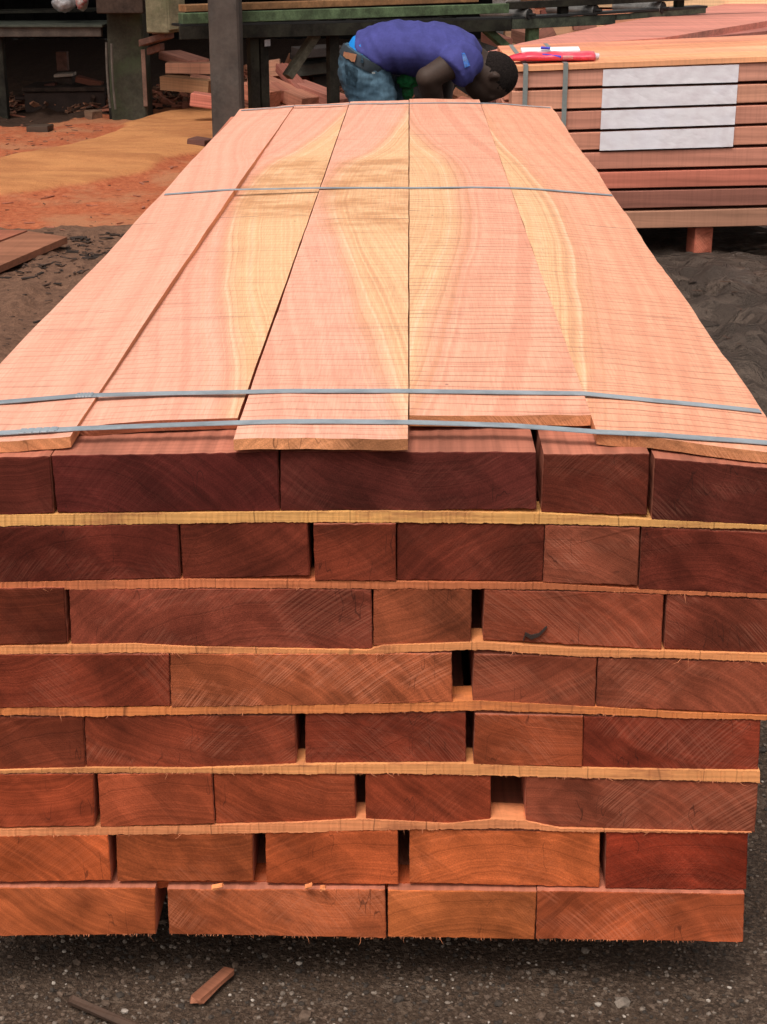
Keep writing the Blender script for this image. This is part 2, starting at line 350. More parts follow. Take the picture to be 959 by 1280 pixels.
# ------------------------------------------------------------------ ground
def in_poly(px, py, poly):
    inside = np.zeros(px.shape, bool); n = len(poly)
    for i in range(n):
        x1, y1 = poly[i]; x2, y2 = poly[(i+1) % n]
        if y1 == y2: continue
        c = ((y1 > py) != (y2 > py)) & (px < (x2-x1)*(py-y1)/(y2-y1)+x1)
        inside ^= c
    return inside
def vnoise(X, Y, scale, seed=0, octv=4):
    """numpy value noise, fractal"""
    out = np.zeros_like(X); amp = 1.0; tot = 0
    rs = np.random.RandomState(seed); T = rs.rand(256, 256)
    for o in range(octv):
        x = X*scale; y = Y*scale; xi = np.floor(x).astype(int); yi = np.floor(y).astype(int); fx = x-xi; fy = y-yi
        fx = fx*fx*(3-2*fx); fy = fy*fy*(3-2*fy)
        a = T[xi & 255, yi & 255]; b = T[(xi+1) & 255, yi & 255]; c = T[xi & 255, (yi+1) & 255]; d = T[(xi+1) & 255, (yi+1) & 255]
        out += amp*((a*(1-fx)+b*fx)*(1-fy)+(c*(1-fx)+d*fx)*fy); tot += amp; amp *= 0.5; scale *= 2.03; X = X+13.7; Y = Y-7.1
    return out/tot
def axis_lines(lo, hi, dense_lo, dense_hi, step):
    mid = list(np.arange(dense_lo, dense_hi+1e-6, step)); out = []
    s = step; x = dense_lo
    while x > lo: s *= 1.25; x -= s; out.append(x)
    pre = out[::-1]; out = []; s = step; x = dense_hi
    while x < hi: s *= 1.25; x += s; out.append(x)
    return np.array(pre+mid+out)
MUD_SOFT = None
def ground_height(X, Y):
    P = np.stack([X, Y, np.zeros_like(X)], -1).reshape(-1, 3); px, py, dz = project(P)
    px = px.reshape(X.shape)+25*(vnoise(X, Y, 1.4, 5)-0.5); py = py.reshape(X.shape)+14*(vnoise(X, Y, 1.7, 6)-0.5); dz = dz.reshape(X.shape)
    vis = dz > 0.3
    och = in_poly(px, py, [(-900, 215), (-100, 212), (0, 203), (70, 190), (130, 178), (185, 152), (240, 141), (330, 140), (460, 150), (300, 195), (240, 200), (185, 218), (120, 236), (60, 241), (0, 246), (-900, 262)]) & vis
    red = in_poly(px, py, [(-900, 175), (0, 158), (80, 155), (180, 140), (240, 128), (420, 125), (420, 300), (190, 285), (60, 289), (0, 290), (-900, 300)]) & vis & ~och
    return och, red, px, py
def build_ground():
    xs = axis_lines(-160, 160, -5.2, 4.6, 0.030); ys = axis_lines(-80, 220, -0.3, 13.2, 0.034)
    X, Y = np.meshgrid(xs, ys)
    och, red, px, py = ground_height(X, Y)
    def blur(m, k):
        m = m.astype(float)
        for _ in range(k):
            m = (m+np.roll(m, 1, 0)+np.roll(m, -1, 0)+np.roll(m, 1, 1)+np.roll(m, -1, 1))/5
        return m
    O = blur(och, 6); Rr = blur(red | och, 6)
    rough = vnoise(X, Y, 3.0, 1, 5)-0.5; fine = vnoise(X, Y, 16, 2, 4)-0.5; tracks = vnoise(X*2.6, Y*0.7, 3.4, 3, 4)-0.5
    chunk = np.clip(vnoise(X, Y, 8.5, 4, 4)-0.56, 0, 1)
    damp = (1-O*0.92)
    z = rough*0.035*(1-O*0.5) + fine*0.016*damp + tracks*0.05*(1-Rr)*np.clip((Y-2)/2, 0, 1) + chunk*0.11*damp*np.clip((Y-2)/2, 0, 1)*(0.35+0.65*(1-Rr))*(1+0.2*(X > 0.6))+(X > 0.6)*tracks*0.06*np.clip((Y-2)/1, 0, 1)
    drift = np.clip(vnoise(X*0.5, Y*1.6, 1.0, 9, 3)-0.35, 0, 1)
    z += O*(0.035+0.10*drift+0.02*(vnoise(X*0.6, Y*2.2, 2.6, 21, 3)-0.5))
    # flatter under and before the stacks
    nearflat = np.clip((Y-0.8)/1.0, 0.08, 1); z = np.where((np.abs(X) < 1.0) & (Y < 3.9), z*nearflat*0.35, z)
    z = np.where((X > 0.2) & (Y > 4.9) & (Y < 7.0), z*0.35, z)
    far = np.clip((np.hypot(X, Y-5)-14)/20, 0, 1); z *= (1-far*0.5)
    rut = np.clip((X-0.75)/0.4, 0, 1)*np.clip((Y-1.5)/1.0, 0, 1)*np.clip((5.6-Y)/0.5, 0, 1)
    z += rut*(0.10*(vnoise(X, Y, 2.6, 31, 3)-0.5)+0.11*(vnoise(X, Y, 7.5, 32, 4)-0.5)-0.03*np.clip(vnoise(X, Y, 5.0, 33, 2)-0.55, 0, 1)*6)
    z -= z[(np.abs(X) < 0.6) & (Y < 1.5) & (Y > -0.2)].mean()
    me = bpy.data.meshes.new('ground'); ny, nx = X.shape
    V = np.stack([X, Y, z], -1).reshape(-1, 3); idx = np.arange(nx*ny).reshape(ny, nx)
    Fq = np.stack([idx[:-1, :-1], idx[:-1, 1:], idx[1:, 1:], idx[1:, :-1]], -1).reshape(-1, 4)
    me.vertices.add(len(V)); me.vertices.foreach_set('co', V.ravel())
    me.loops.add(Fq.size); me.loops.foreach_set('vertex_index', Fq.ravel().astype(np.int32))
    me.polygons.add(len(Fq)); me.polygons.foreach_set('loop_start', np.arange(0, Fq.size, 4, dtype=np.int32)); me.polygons.foreach_set('loop_total', np.full(len(Fq), 4, np.int32))
    me.polygons.foreach_set('use_smooth', np.ones(len(Fq), bool)); me.update(calc_edges=True)
    for nm, arr in (('ochre', O), ('redsaw', Rr), ('chunk', np.clip(chunk*6, 0, 1))):
        a = me.attributes.new(nm, 'FLOAT', 'POINT'); a.data.foreach_set('value', arr.ravel().astype(np.float32))
    g = G('yard_ground', 0.85, 0.22); P = g.geo()
    n1 = g.noise(P, 2.2, 5, 0.65); n2 = g.noise(P, 24, 5, 0.7); n3 = g.noise(P, 150, 3, 0.7)
    x, y, _ = g.sep(P)[0:3]
    mud = g.mix(g.step(n1, 0.35, 0.65), (0.062, 0.045, 0.036), (0.105, 0.076, 0.060))
    mud = g.mix(g.mul(g.step(n2, 0.5, 0.7), 0.5), mud, (0.045, 0.034, 0.030))
    leftm = g.step(x, -1.0, 0.4, 1.0, 0.0)
    mud = g.mix(leftm, mud, g.mix(g.step(n2, 0.35, 0.65), (0.12, 0.062, 0.040), (0.19, 0.100, 0.064)))
    cellc = g.sep(g.voro(P, 260, 'F1', 'Color'))[0]; cell2 = g.sep(g.voro(P, 120, 'F1', 'Color'))[1]; grit = g.mix(g.step(g.noise(P, 130, 5, 0.8), 0.36, 0.66), (0.036, 0.023, 0.016), (0.115, 0.074, 0.051)); grit = g.mix(g.mul(g.step(cellc, 0.80, 0.90), 0.45), grit, (0.20, 0.145, 0.11)); grit = g.mix(g.mul(g.step(cell2, 0.88, 0.94), 0.6), grit, (0.19, 0.135, 0.10)); grit = g.mix(g.mul(g.step(g.noise(P, 9, 4, 0.6), 0.5, 0.7), 0.5), grit, (0.12, 0.078, 0.052))
    near = g.mul(g.step(y, 0.9, 2.2, 1.0, 0.0), g.step(x, 1.4, 2.2, 1.0, 0.0))
    mud = g.mix(near, mud, g.mix(g.step(n1, 0.3, 0.7), grit, g.scalec(grit, 0.65)))
    puddle = g.mul(g.step(g.noise(g.vscale(P, (1, 1.4, 1)), 2.6, 3, 0.55), 0.50, 0.55), g.step(x, 1.2, 1.8))
    mud = g.mix(g.mul(puddle, 0.6), mud, (0.13, 0.085, 0.062))
    redc = g.mix(g.step(n2, 0.35, 0.7), (0.35, 0.088, 0.038), (0.49, 0.150, 0.068))
    redc = g.mix(g.step(n1, 0.45, 0.62), redc, (0.42, 0.17, 0.085))
    under = g.mul(g.step(y, 8.6, 9.6), g.step(x, 0.2, 1.4, 1.0, 0.0)); mud = g.mix(under, mud, g.scalec(mud, 0.30))   # shade under the mill painted in by darkening the mud colour
    rf = g.attr('redsaw'); of = g.attr('ochre')
    rf = g.step(g.add(rf, g.mul(g.sub(n2, 0.5), 0.7)), 0.38, 0.62); of = g.step(g.add(of, g.mul(g.add(g.sub(n2, 0.5), g.mul(g.sub(n1, 0.5), 2.0)), 0.40)), 0.25, 0.75)
    bits = g.mul(g.step(g.noise(g.vscale(P, (1, 2.3, 1)), 16, 4, 0.7), 0.60, 0.66), g.sub(1.0, g.mul(of, 0.85)))
    redc = g.mix(g.mul(bits, 0.75), redc, (0.10, 0.032, 0.022))
    och = g.mix(g.step(g.noise(g.vscale(P, (1, 2.2, 1)), 1.6, 5, 0.7), 0.35, 0.62), (0.42, 0.165, 0.066), (0.57, 0.250, 0.098)); och = g.mix(g.mul(g.step(n3, 0.4, 0.7), 0.35), och, (0.40, 0.165, 0.065))
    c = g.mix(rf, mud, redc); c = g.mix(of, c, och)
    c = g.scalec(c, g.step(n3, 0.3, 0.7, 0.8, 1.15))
    # wet sheen only on the mud
    ro = g.add(g.sub(g.add(0.58, g.mul(leftm, 0.22)), g.mul(puddle, 0.42)), g.add(g.mul(rf, 0.30), g.mul(n2, 0.2)))
    g.put(g.b.inputs['Specular IOR Level'], g.add(0.2, g.mul(puddle, 0.5)))
    clod = g.step(g.noise(g.vscale(P, (1, 1.5, 1)), 7.0, 4, 0.6, dist=0.6), 0.42, 0.60)
    rightm = g.mul(g.step(x, 0.7, 1.1), g.sub(1.0, rf))
    c = g.mix(g.mul(g.mul(rightm, g.sub(1.0, clod)), 0.55), c, (0.030, 0.021, 0.017))
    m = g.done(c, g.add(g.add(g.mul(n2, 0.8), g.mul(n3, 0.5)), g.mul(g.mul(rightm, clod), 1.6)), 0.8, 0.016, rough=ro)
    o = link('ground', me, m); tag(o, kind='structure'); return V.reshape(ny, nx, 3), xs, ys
GV, GXS, GYS = build_ground()
def gz(x, y):
    i = int(np.clip(np.searchsorted(GXS, x), 0, len(GXS)-1)); j = int(np.clip(np.searchsorted(GYS, y), 0, len(GYS)-1)); return float(GV[j, i, 2])
def on_ground(px, py):
    p = onZ(px, py, 0.0); z = gz(p.x, p.y); p = onZ(px, py, z); p.z = gz(p.x, p.y); return p

# ------------------------------------------------------------------ the strapped pack in front
PACK_L = 3.62
pack = empty('timber_pack', (-0.05, 1.8, 0.0), 'large strapped pack of thick red boards with pink cover planks, ends towards the viewer', 'timber pack')

def board_mesh(quad, Y0, Y1, jag=0.0006, wob=1.0):
    """quad: TL, TR, BR, BL on the plane Y = Y0 (world). Returns mesh local to the front centre, plus that centre."""
    TL, TR, BR, BL = [Vector(p) for p in quad]; c = (TL+TR+BR+BL)/4; c.y = Y0
    out = []
    def edge(a, b, amt, k):
        n = max(2, int((b-a).length/0.007)); d = (b-a).normalized(); nrm = Vector((d.z, 0, -d.x))
        for i in range(n):
            t = i/n; p = a.lerp(b, t)
            if 0 < i: p = p + nrm*(nz(p.x*90+k, p.z*90, Y0*50)*amt*1.6 + random.uniform(-amt, amt)*0.6 + nz(p.x*9+k, p.z*9)*amt*1.2*wob)
            out.append(p)
    k = random.uniform(0, 99)
    edge(TL, TR, jag, k); edge(TR, BR, jag*0.7, k+5); edge(BR, BL, jag*1.5, k+9); edge(BL, TL, jag*0.7, k+14)
    n = len(out); V = []; F = []; mi = []
    cc = Vector((c.x, 0, c.z))
    for ring, (ins, yy) in enumerate(((0.0012, 0.0), (0.0, 0.0014), (0.0, Y1-Y0))):
        for p in out:
            q = Vector((p.x, 0, p.z))-cc
            sx = max(0, 1-ins/max(abs(TR.x-TL.x)/2, .01)); sz = max(0, 1-ins/max(abs(TL.z-BL.z)/2, .01))
            V.append((q.x*sx, yy+(random.uniform(0, 0.0006) if ring == 0 else 0), q.z*sz))
    F.append(list(range(n))[::1]); mi.append(0)
    for r in range(2):
        for i in range(n):
            j = (i+1) % n; F.append((r*n+i, (r+1)*n+i, (r+1)*n+j, r*n+j)); mi.append(0 if r == 0 else 1)
    F.append([2*n+i for i in range(n)][::-1]); mi.append(0)
    me = mesh('board', V, F, mi)
    bm = bmesh.new(); bm.from_mesh(me); bmesh.ops.recalc_face_normals(bm, faces=bm.faces); bm.to_mesh(me); bm.free()
    return me, c

# (TLx,TLy, TRx,TRy, BRx,BRy, BLx,BLy), depth offset mm, display colour of the end grain
ROWS = [
 [(-82,574,62,571,67,641,-78,646),(64,570,347,565,350,639,72,641),(351,565,670,566,671,637,351,639),(680,568,812,568,809,644,677,641),(819,573,965,586,965,657,815,650)],
 [(-80,661,222,655,225,723,-76,730),(225,654,384,653,387,720,229,724),(392,656,495,655,495,727,394,726),(497,654,681,656,678,727,496,725),(682,657,800,660,797,733,679,728),(803,660,963,667,961,742,799,737)],
 [(-80,737,80,735,84,804,-76,809),(86,736,464,737,466,812,89,805),(467,735,590,737,589,806,467,807),(606,737,830,743,827,812,604,800),(834,743,962,751,960,818,831,811)],
 [(-78,819,211,818,213,883,-74,886),(213,818,565,817,566,878,214,885),(593,818,746,823,744,884,591,878),(748,823,962,829,960,893,746,884)],
 [(-78,897,104,897,107,963,-74,964),(106,895,369,895,371,961,108,960),(382,891,582,892,583,953,382,954),(594,893,729,896,728,959,592,957),(730,896,951,901,948,963,728,959)],
 [(-76,969,117,968,118,1033,-72,1035),(122,968,265,967,268,1030,126,1034),(267,967,443,968,445,1027,270,1029),(457,968,614,970,613,1033,457,1031),(658,972,948,980,944,1041,657,1032)],
 [(-74,1046,135,1044,139,1101,-70,1105),(145,1044,315,1040,317,1102,147,1102),(332,1040,497,1038,498,1106,333,1104),(512,1037,750,1041,749,1110,512,1104),(758,1041,936,1041,933,1112,757,1111)],
 [(-72,1110,194,1110,195,1168,-68,1171),(209,1112,481,1112,483,1173,212,1168),(485,1113,671,1115,668,1175,485,1171),(672,1114,931,1118,929,1178,670,1174)],
]
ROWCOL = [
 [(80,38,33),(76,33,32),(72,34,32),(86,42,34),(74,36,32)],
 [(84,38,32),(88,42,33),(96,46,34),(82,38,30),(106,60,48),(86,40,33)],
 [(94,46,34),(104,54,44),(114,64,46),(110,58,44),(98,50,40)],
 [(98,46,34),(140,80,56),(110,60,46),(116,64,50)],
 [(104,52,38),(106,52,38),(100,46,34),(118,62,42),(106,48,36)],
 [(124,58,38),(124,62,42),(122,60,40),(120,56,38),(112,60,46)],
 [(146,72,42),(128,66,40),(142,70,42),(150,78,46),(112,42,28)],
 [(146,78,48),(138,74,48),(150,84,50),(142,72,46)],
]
SCR = [[.12,.06,.10,.25,.3],[.2,.05,.1,.1,.75,.15],[.1,.4,.15,.45,.5],[.3,1.0,.4,.5],[.15,.6,.35,.4,.5],[.1,.1,.2,.12,.6],[.2,.3,.2,.35,.12],[.2,.5,.2,.55]]
ROWY = [0.004, 0.003, 0.004, 0.003, 0.004, 0.003, 0.005, -0.001]
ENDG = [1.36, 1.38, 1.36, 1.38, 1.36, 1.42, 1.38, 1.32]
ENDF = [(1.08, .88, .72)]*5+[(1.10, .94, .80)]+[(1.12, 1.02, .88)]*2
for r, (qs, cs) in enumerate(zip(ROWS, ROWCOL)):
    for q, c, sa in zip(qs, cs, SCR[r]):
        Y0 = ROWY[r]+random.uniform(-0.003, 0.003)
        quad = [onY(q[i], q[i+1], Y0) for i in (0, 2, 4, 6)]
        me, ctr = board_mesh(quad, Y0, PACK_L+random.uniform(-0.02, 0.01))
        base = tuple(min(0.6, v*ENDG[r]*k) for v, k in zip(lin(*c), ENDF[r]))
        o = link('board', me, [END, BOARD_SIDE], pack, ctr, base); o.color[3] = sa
for o_, lab in ((pack.children[15], 'reddish brown board end with dark crack near its foot'),): pass

# stickers: polylines of (px, top, bottom)
STK = [
 [(-85,647,659),(0,644,658),(120,643,656),(350,640,653),(480,639,653),(680,642,655),(800,649,658),(965,657,662)],
 [(-85,731,740),(0,728,737),(120,726,737),(240,724,735),(480,727,736),(680,729,737),(800,737,741),(965,743,748)],
 [(-85,810,821),(0,808,818),(170,805,816),(240,809,817),(460,813,818),(480,807,817),(600,803,812),(720,811,821),(850,815,823),(965,818,828)],
 [(-85,886,896),(0,884,894),(120,885,896),(250,882,893),(400,880,892),(480,880,891),(600,876,888),(746,884,893),(850,891,898),(965,895,900)],
 [(-85,964,970),(0,963,967),(120,960,966),(240,961,967),(375,956,968),(480,955,967),(590,955,969),(700,960,972),(860,963,976),(950,964,979)],
 [(-80,1038,1048),(0,1037,1046),(120,1034,1044),(240,1033,1043),(380,1028,1041),(450,1024,1038),(560,1030,1037),(620,1024,1036),(655,1026,1036),(700,1036,1040),(940,1041,1042)],
 [(-80,1104,1110),(130,1102,1110),(320,1101,1110),(505,1103,1112),(755,1110,1114),(930,1112,1117)],
]
STKC = [(216,164,108),(190,116,84),(214,146,102),(206,130,84),(222,150,104),(222,142,104),(160,80,50)]
STKY = [0.002, 0.003, 0.001, 0.002, 0.001, 0.002, 0.016]
def sticker_mesh(pl, Y, depth=0.045):
    tops = []; bots = []
    for i in range(len(pl)-1):
        a, b = pl[i], pl[i+1]; n = max(1, int((b[0]-a[0])/2.6))
        for k in range(n):
            t = k/n; px = a[0]+(b[0]-a[0])*t; tops.append(onY(px, a[1]+(b[1]-a[1])*t, Y)); bots.append(onY(px, a[2]+(b[2]-a[2])*t, Y))
    tops.append(onY(pl[-1][0], pl[-1][1], Y)); bots.append(onY(pl[-1][0], pl[-1][2], Y))
    c = (tops[0]+tops[-1])/2; c.y = Y; n = len(tops); V = []
    for i in range(n):
        tj = random.uniform(-0.0002, 0.0003); bj = random.uniform(-0.0005, 0.0004)+nz(i*0.13, Y*99)*0.0011+nz(i*0.45, Y*99)*0.0007; fj = random.uniform(-0.0008, 0.0008)
        for p, yy in ((tops[i]+Vector((0, 0, tj)), fj), (tops[i]+Vector((0, 0, tj)), depth), (bots[i]+Vector((0, 0, bj)), depth), (bots[i]+Vector((0, 0, bj)), fj+0.001)):
            V.append((p.x-c.x, yy, p.z-c.z))
    F = []
    for i in range(n-1):
        a = i*4; b = a+4
        for k in range(4): F.append((a+k, b+k, b+(k+1) % 4, a+(k+1) % 4))
    F.append((0, 1, 2, 3)); F.append((4*n-1, 4*n-2, 4*n-3, 4*n-4))
    me = mesh('sticker', V, F); bm = bmesh.new(); bm.from_mesh(me); bmesh.ops.recalc_face_normals(bm, faces=bm.faces); bm.to_mesh(me); bm.free()
    return me, c
STKG = 1.05
for pl, c, Y in zip(STK, STKC, STKY):
    me, ctr = sticker_mesh(pl, Y); base = tuple(v*STKG*k for v, k in zip(lin(*c), (1.08, 0.98, 0.84))); base = tuple(min(0.75, v) for v in base)
    for yy in (0, 0.85, 1.75, 2.65, 3.5):
        o = link('sticker', me, STICK, pack, ctr+Vector((0, yy, 0)), base)
for yy in (0.42, 1.75, 3.2):
    zt = 0.098
    o = link('bearer', box_mesh('bearer', (1.08, 0.09, zt), 0.004, 0.001), DARK_WOOD, pack, (-0.06, yy, zt/2))

# cover planks -------------------------------------------------------
zc_row = onY(511, 566, 0.004).z
TH = 0.0145
Z0 = zc_row + TH + 0.004
_CX = [-0.62, -0.51, -0.42, -0.30, -0.16, 0.0, 0.16, 0.25, 0.31, 0.38, 0.46, 0.52]
_CZ = [0.8285, 0.8315, 0.835, 0.8385, 0.8425, 0.8445, 0.8435, 0.8410, 0.8385, 0.8310, 0.8240, 0.8200]
def crown(x): return float(np.interp(x, _CX, _CZ))-Z0
def top_z(x): return Z0 + crown(x)
def cover_pt(px, py, extra=0.0):
    z = Z0
    for _ in range(8):
        p = onZ(px, py, z); z = top_z(p.x)+extra
    return onZ(px, py, z)
# near-left, near-right (front end), far-left, far-right pixels; lift near; lift mid
PINK = (0.78, 0.375, 0.275); PINK2 = (0.77, 0.36, 0.25); ORNG = (0.77, 0.35, 0.225); YEL = (0.80, 0.505, 0.29)
# v (m) -> boundary x (m from plank middle) given as (v/4, x)
COVERS = [
 dict(nl=(-92,556), nr=(88,546), fl=(300,137), fr=(368,131), lift=0.002, m=mat_cover('cover_face_pink', [(0,.12),(.3,.08),(.55,.02),(.75,-.05),(.9,-.02),(1,.0)], 0, PINK, YEL, 0.45, None, 1)),
 dict(nl=(97,533), nr=(297,524), fl=(369,131), fr=(437,128), lift=-0.002, m=mat_cover('cover_face_sapwood_right', [(0, 0.085), (0.05, 0.07), (0.14, 0.025), (0.21, -0.01), (0.31, -0.048), (0.4, -0.075), (0.45, -0.085), (0.575, -0.065), (0.64, -0.005), (0.72, 0.045), (0.85, 0.09), (1, 0.12)], 1, PINK, YEL, 0.55, (1.5,2.42,0.85), 2)),
 dict(nl=(292,549), nr=(510,548), fl=(438,127), fr=(511,125), lift=0.004, m=mat_cover('cover_face_sapwood_edge', [(0, 0.12), (0.05, 0.09), (0.14, 0.055), (0.21, 0.028), (0.31, -0.015), (0.4, -0.06), (0.45, -0.075), (0.575, -0.055), (0.65, 0.02), (0.72, 0.055), (0.85, 0.1), (1, 0.14)], 1, PINK, YEL, 0.62, (1.4,2.42,0.85), 3)),
 dict(nl=(512,519), nr=(739,519), fl=(512,124), fr=(599,124), lift=0.003, m=mat_cover('cover_face_sapwood_left', [(0, -0.14), (0.05, -0.112), (0.14, -0.083), (0.21, -0.058), (0.31, -0.022), (0.45, -0.004), (0.56, -0.022), (0.66, -0.075), (0.78, -0.12), (1, -0.15)], -1, PINK2, YEL, 1.15, (1.0,1.7,0.30), 4)),
 dict(nl=(747,542), nr=(990,566), fl=(601,129), fr=(689,133), lift=0.001, m=mat_cover('cover_face_orange', [(0, -0.135), (0.05, -0.112), (0.14, -0.085), (0.21, -0.062), (0.31, -0.038), (0.45, -0.026), (0.56, -0.058), (0.7, -0.105), (0.85, -0.13), (1, -0.16)], -1, ORNG, YEL, 0.95, None, 5)),
]
ENDLIGHT = lin(206, 138, 96)
def build_cover(d, idx):
    nl, nr, fl, fr = (cover_pt(*d[k], d['lift']) for k in ('nl', 'nr', 'fl', 'fr'))
    if idx == 4:
        pass
    ns, nu = 72, 14; c = (nl+nr)/2; c.z = top_z(c.x)
    V = []; UVm = []
    for i in range(ns+1):
        t = i/ns; a = nl.lerp(fl, t); b = nr.lerp(fr, t)
        for j in range(nu+1):
            s = j/nu; p = a.lerp(b, s)
            ex = 0.0
            if i and i < ns and j in (0, nu):
                # sawn edges are not ruled: the outer ones least of all
                ex = nz(p.y*7+idx*9, idx*3.3, j)*0.0010 + nz(p.y*60, idx, j)*0.0007
                if (idx == 4 and j == nu): ex += nz(p.y*2.4, 4.4)*0.006+nz(p.y*95, 1.7)*0.002
                if (idx == 0 and j == 0): ex += nz(p.y*2.1, 8.4)*0.006
            warp = 0.0035*nz(p.y*0.9+idx*7.7, s*1.2, idx) + 0.0012*nz(p.y*4+idx, s*4)
            if idx == 0: warp += 0.010*s*max(0, math.sin(math.pi*min(1, max(0, (t-0.05)/0.75))))
            if idx == 1: warp += 0.004*(1-t)**6*math.sin(s*math.pi*0.8)
            yy = p.y
            if i == 0: yy += nz(s*6+idx*5, 2.2)*0.005
            if i == 0 and idx == 4: yy += (0.004 if s < 0.3 else 0) + (-0.004*s)
            x = p.x+ex; z = top_z(x)+d['lift']+warp
            if i == 0: z -= 0.0006
            V.append((x-c.x, yy-c.y, z-c.z)); UVm.append((x-(a.x+b.x)/2, yy-c.y))
    N = len(V)
    V += [(x, y, z-TH) for (x, y, z) in V]
    F = []; mi = []; W = nu+1
    for i in range(ns):
        for j in range(nu):
            a = i*W+j; F.append((a, a+1, a+W+1, a+W)); mi.append(0); F.append((N+a, N+a+W, N+a+W+1, N+a+1)); mi.append(1)
    for i in range(ns):
        a = i*W; F.append((a, a+W, N+a+W, N+a)); mi.append(1); a = i*W+nu; F.append((a, N+a, N+a+W, a+W)); mi.append(1)
    for j in range(nu):
        a = j; F.append((a, N+a, N+a+1, a+1)); mi.append(2); a = ns*W+j; F.append((a, a+1, N+a+1, N+a)); mi.append(2)
    me = mesh('cover_plank', V, F, mi)
    uvl = me.uv_layers.new(name='UVMap'); UVa = UVm+UVm
    for l in me.loops: uvl.data[l.index].uv = UVa[l.vertex_index]
    o = link('cover_plank', me, [d['m'], SIDE, END], pack, c, ENDLIGHT if idx != 1 else lin(150, 84, 60))
    return o
CLABEL = ['pinkish cover plank without pale sapwood at the left edge', 'cover plank with brown stained sapwood along its right edge', 'cover plank reaching farthest over the near end', 'cover plank with strong cross saw marks', 'orange pink cover plank at the right edge']
covers = [build_cover(d, i) for i, d in enumerate(COVERS)]
for o, l in zip(covers, CLABEL): o['label'] = l

# straps ---------------------------------------------------------------
def plank_top(x, y):
    best = top_z(x)
    for d in COVERS:
        nl, nr, fl, fr = d['pp']
        t = (y-(nl.y+nr.y)/2)/((fl.y+fr.y)/2-(nl.y+nr.y)/2)
        if t < 0 or t > 1: continue
        if nl.x+(fl.x-nl.x)*t - 0.003 <= x <= nr.x+(fr.x-nr.x)*t+0.003: best = max(best, top_z(x)+d['lift']+0.002)
    return best
for d in COVERS: d['pp'] = [cover_pt(*d[k], d['lift']) for k in ('nl', 'nr', 'fl', 'fr')]
from mathutils.bvhtree import BVHTree
CB = [(BVHTree.FromPolygons([v.co.copy() for v in o.data.vertices], [tuple(p.vertices) for p in o.data.polygons]), world_loc(o)) for o in covers]
def cover_height(x, y):
    best = -1.0
    for t_, wl in CB:
        for dx_ in (-0.004, 0, 0.004):
            for dy_ in (-0.012, 0, 0.012):
                h_ = t_.ray_cast(Vector((x+dx_, y+dy_, 2.0))-wl, Vector((0, 0, -1)))
                if h_[0] is not None: best = max(best, h_[0].z+wl.z)
    return best
def strap(pix, width, dz=0.004):
    zs = []
    y0 = cover_pt(*pix[len(pix)//2], dz).y
    xs_ = np.linspace(-0.64, 0.52, 117); h = np.array([cover_height(x_, cover_pt(*pix[0], dz).y if x_ < -0.45 else y0) for x_ in xs_])
    hull = []                                  # upper hull = a taut band over the high spots
    for x_, z_ in zip(xs_, h):
        if z_ is None or z_ < 0: continue
        while len(hull) > 1 and (hull[-1][1]-hull[-2][1])*(x_-hull[-2][0]) <= (z_-hull[-2][1])*(hull[-1][0]-hull[-2][0]): hull.pop()
        hull.append((x_, z_))
    hx = [q[0] for q in hull]; hz = [q[1] for q in hull]
    pts = []
    for a, b in pix:
        p = cover_pt(a, b, dz)
        for _ in range(6): p = onZ(a, b, float(np.interp(p.x, hx, hz))+0.0012)
        pts.append(p)
    # densify, follow the planks loosely (taut between high spots)
    dense = []
    for i in range(len(pts)-1):
        n = max(1, int((pts[i+1]-pts[i]).length/0.02))
        for k in range(n):
            q_ = pts[i].lerp(pts[i+1], k/n); q_.z = max(q_.z, float(np.interp(q_.x, hx, hz))+0.0012); dense.append(q_)
    dense.append(pts[-1])
    L = dense[0]; Rr = dense[-1]
    left = [Vector((L.x-0.003, L.y, z)) for z in np.linspace(0.105, L.z-0.012, 14)] + [Vector((L.x-0.002, L.y, L.z-0.004))]
    right = [Vector((Rr.x+0.002, Rr.y, Rr.z-0.004))] + [Vector((Rr.x+0.003, Rr.y, z)) for z in np.linspace(Rr.z-0.012, 0.105, 14)]
    path = left+dense+right
    c = dense[len(dense)//2].copy(); V = []; F = []
    th = 0.0009
    for i, p in enumerate(path):
        a = path[max(0, i-1)]; b = path[min(len(path)-1, i+1)]; tg = (b-a).normalized(); wd = Vector((0, 1, 0)); up = tg.cross(wd).normalized()*-1
        if i < len(left) and up.x > 0: up = -up
        if len(left) <= i < len(left)+len(dense) and up.z < 0: up = -up
        if i >= len(left)+len(dense) and up.x < 0: up = -up
        for s, h in ((-0.5, th), (0.5, th), (0.5, -th*0.2), (-0.5, -th*0.2)):
            q = p-c+wd*width*s+up*h; V.append(q)
    n = len(path)
    for i in range(n-1):
        for k in range(4): F.append((i*4+k, i*4+4+k, i*4+4+(k+1) % 4, i*4+(k+1) % 4))
    me = mesh('strap', V, F); bm = bmesh.new(); bm.from_mesh(me); bmesh.ops.recalc_face_normals(bm, faces=bm.faces); bm.to_mesh(me); bm.free()
    o = link('strap', me, STRAP, pack, c); return o, dense
def seal(st, pa, pb, width, dense):
    def at_(px_): return min(dense, key=lambda q: abs(project([q])[0][0]-px_)).copy()
    a = at_(pa[0]); b = at_(pb[0]); a.z += 0.001; b.z += 0.001; c = (a+b)/2; L = (b-a).length; d = (b-a).normalized(); ang = math.atan2(d.z, d.x)
    bm = bmesh.new(); rot = Matrix.Rotation(-ang, 3, 'Y')
    n = 5
    for k in range(n):
        t = (k-(n-1)/2)/n
        add_box(bm, d*(t*L), (L/n*0.80, width*1.12, 0.0022), rot, 0.0005)
        add_box(bm, d*((t+0.5/n)*L), (L/n*0.25, width*0.84, 0.0016), rot, 0)
    link('seal', bm_mesh('seal', bm), STRAP, st, c)
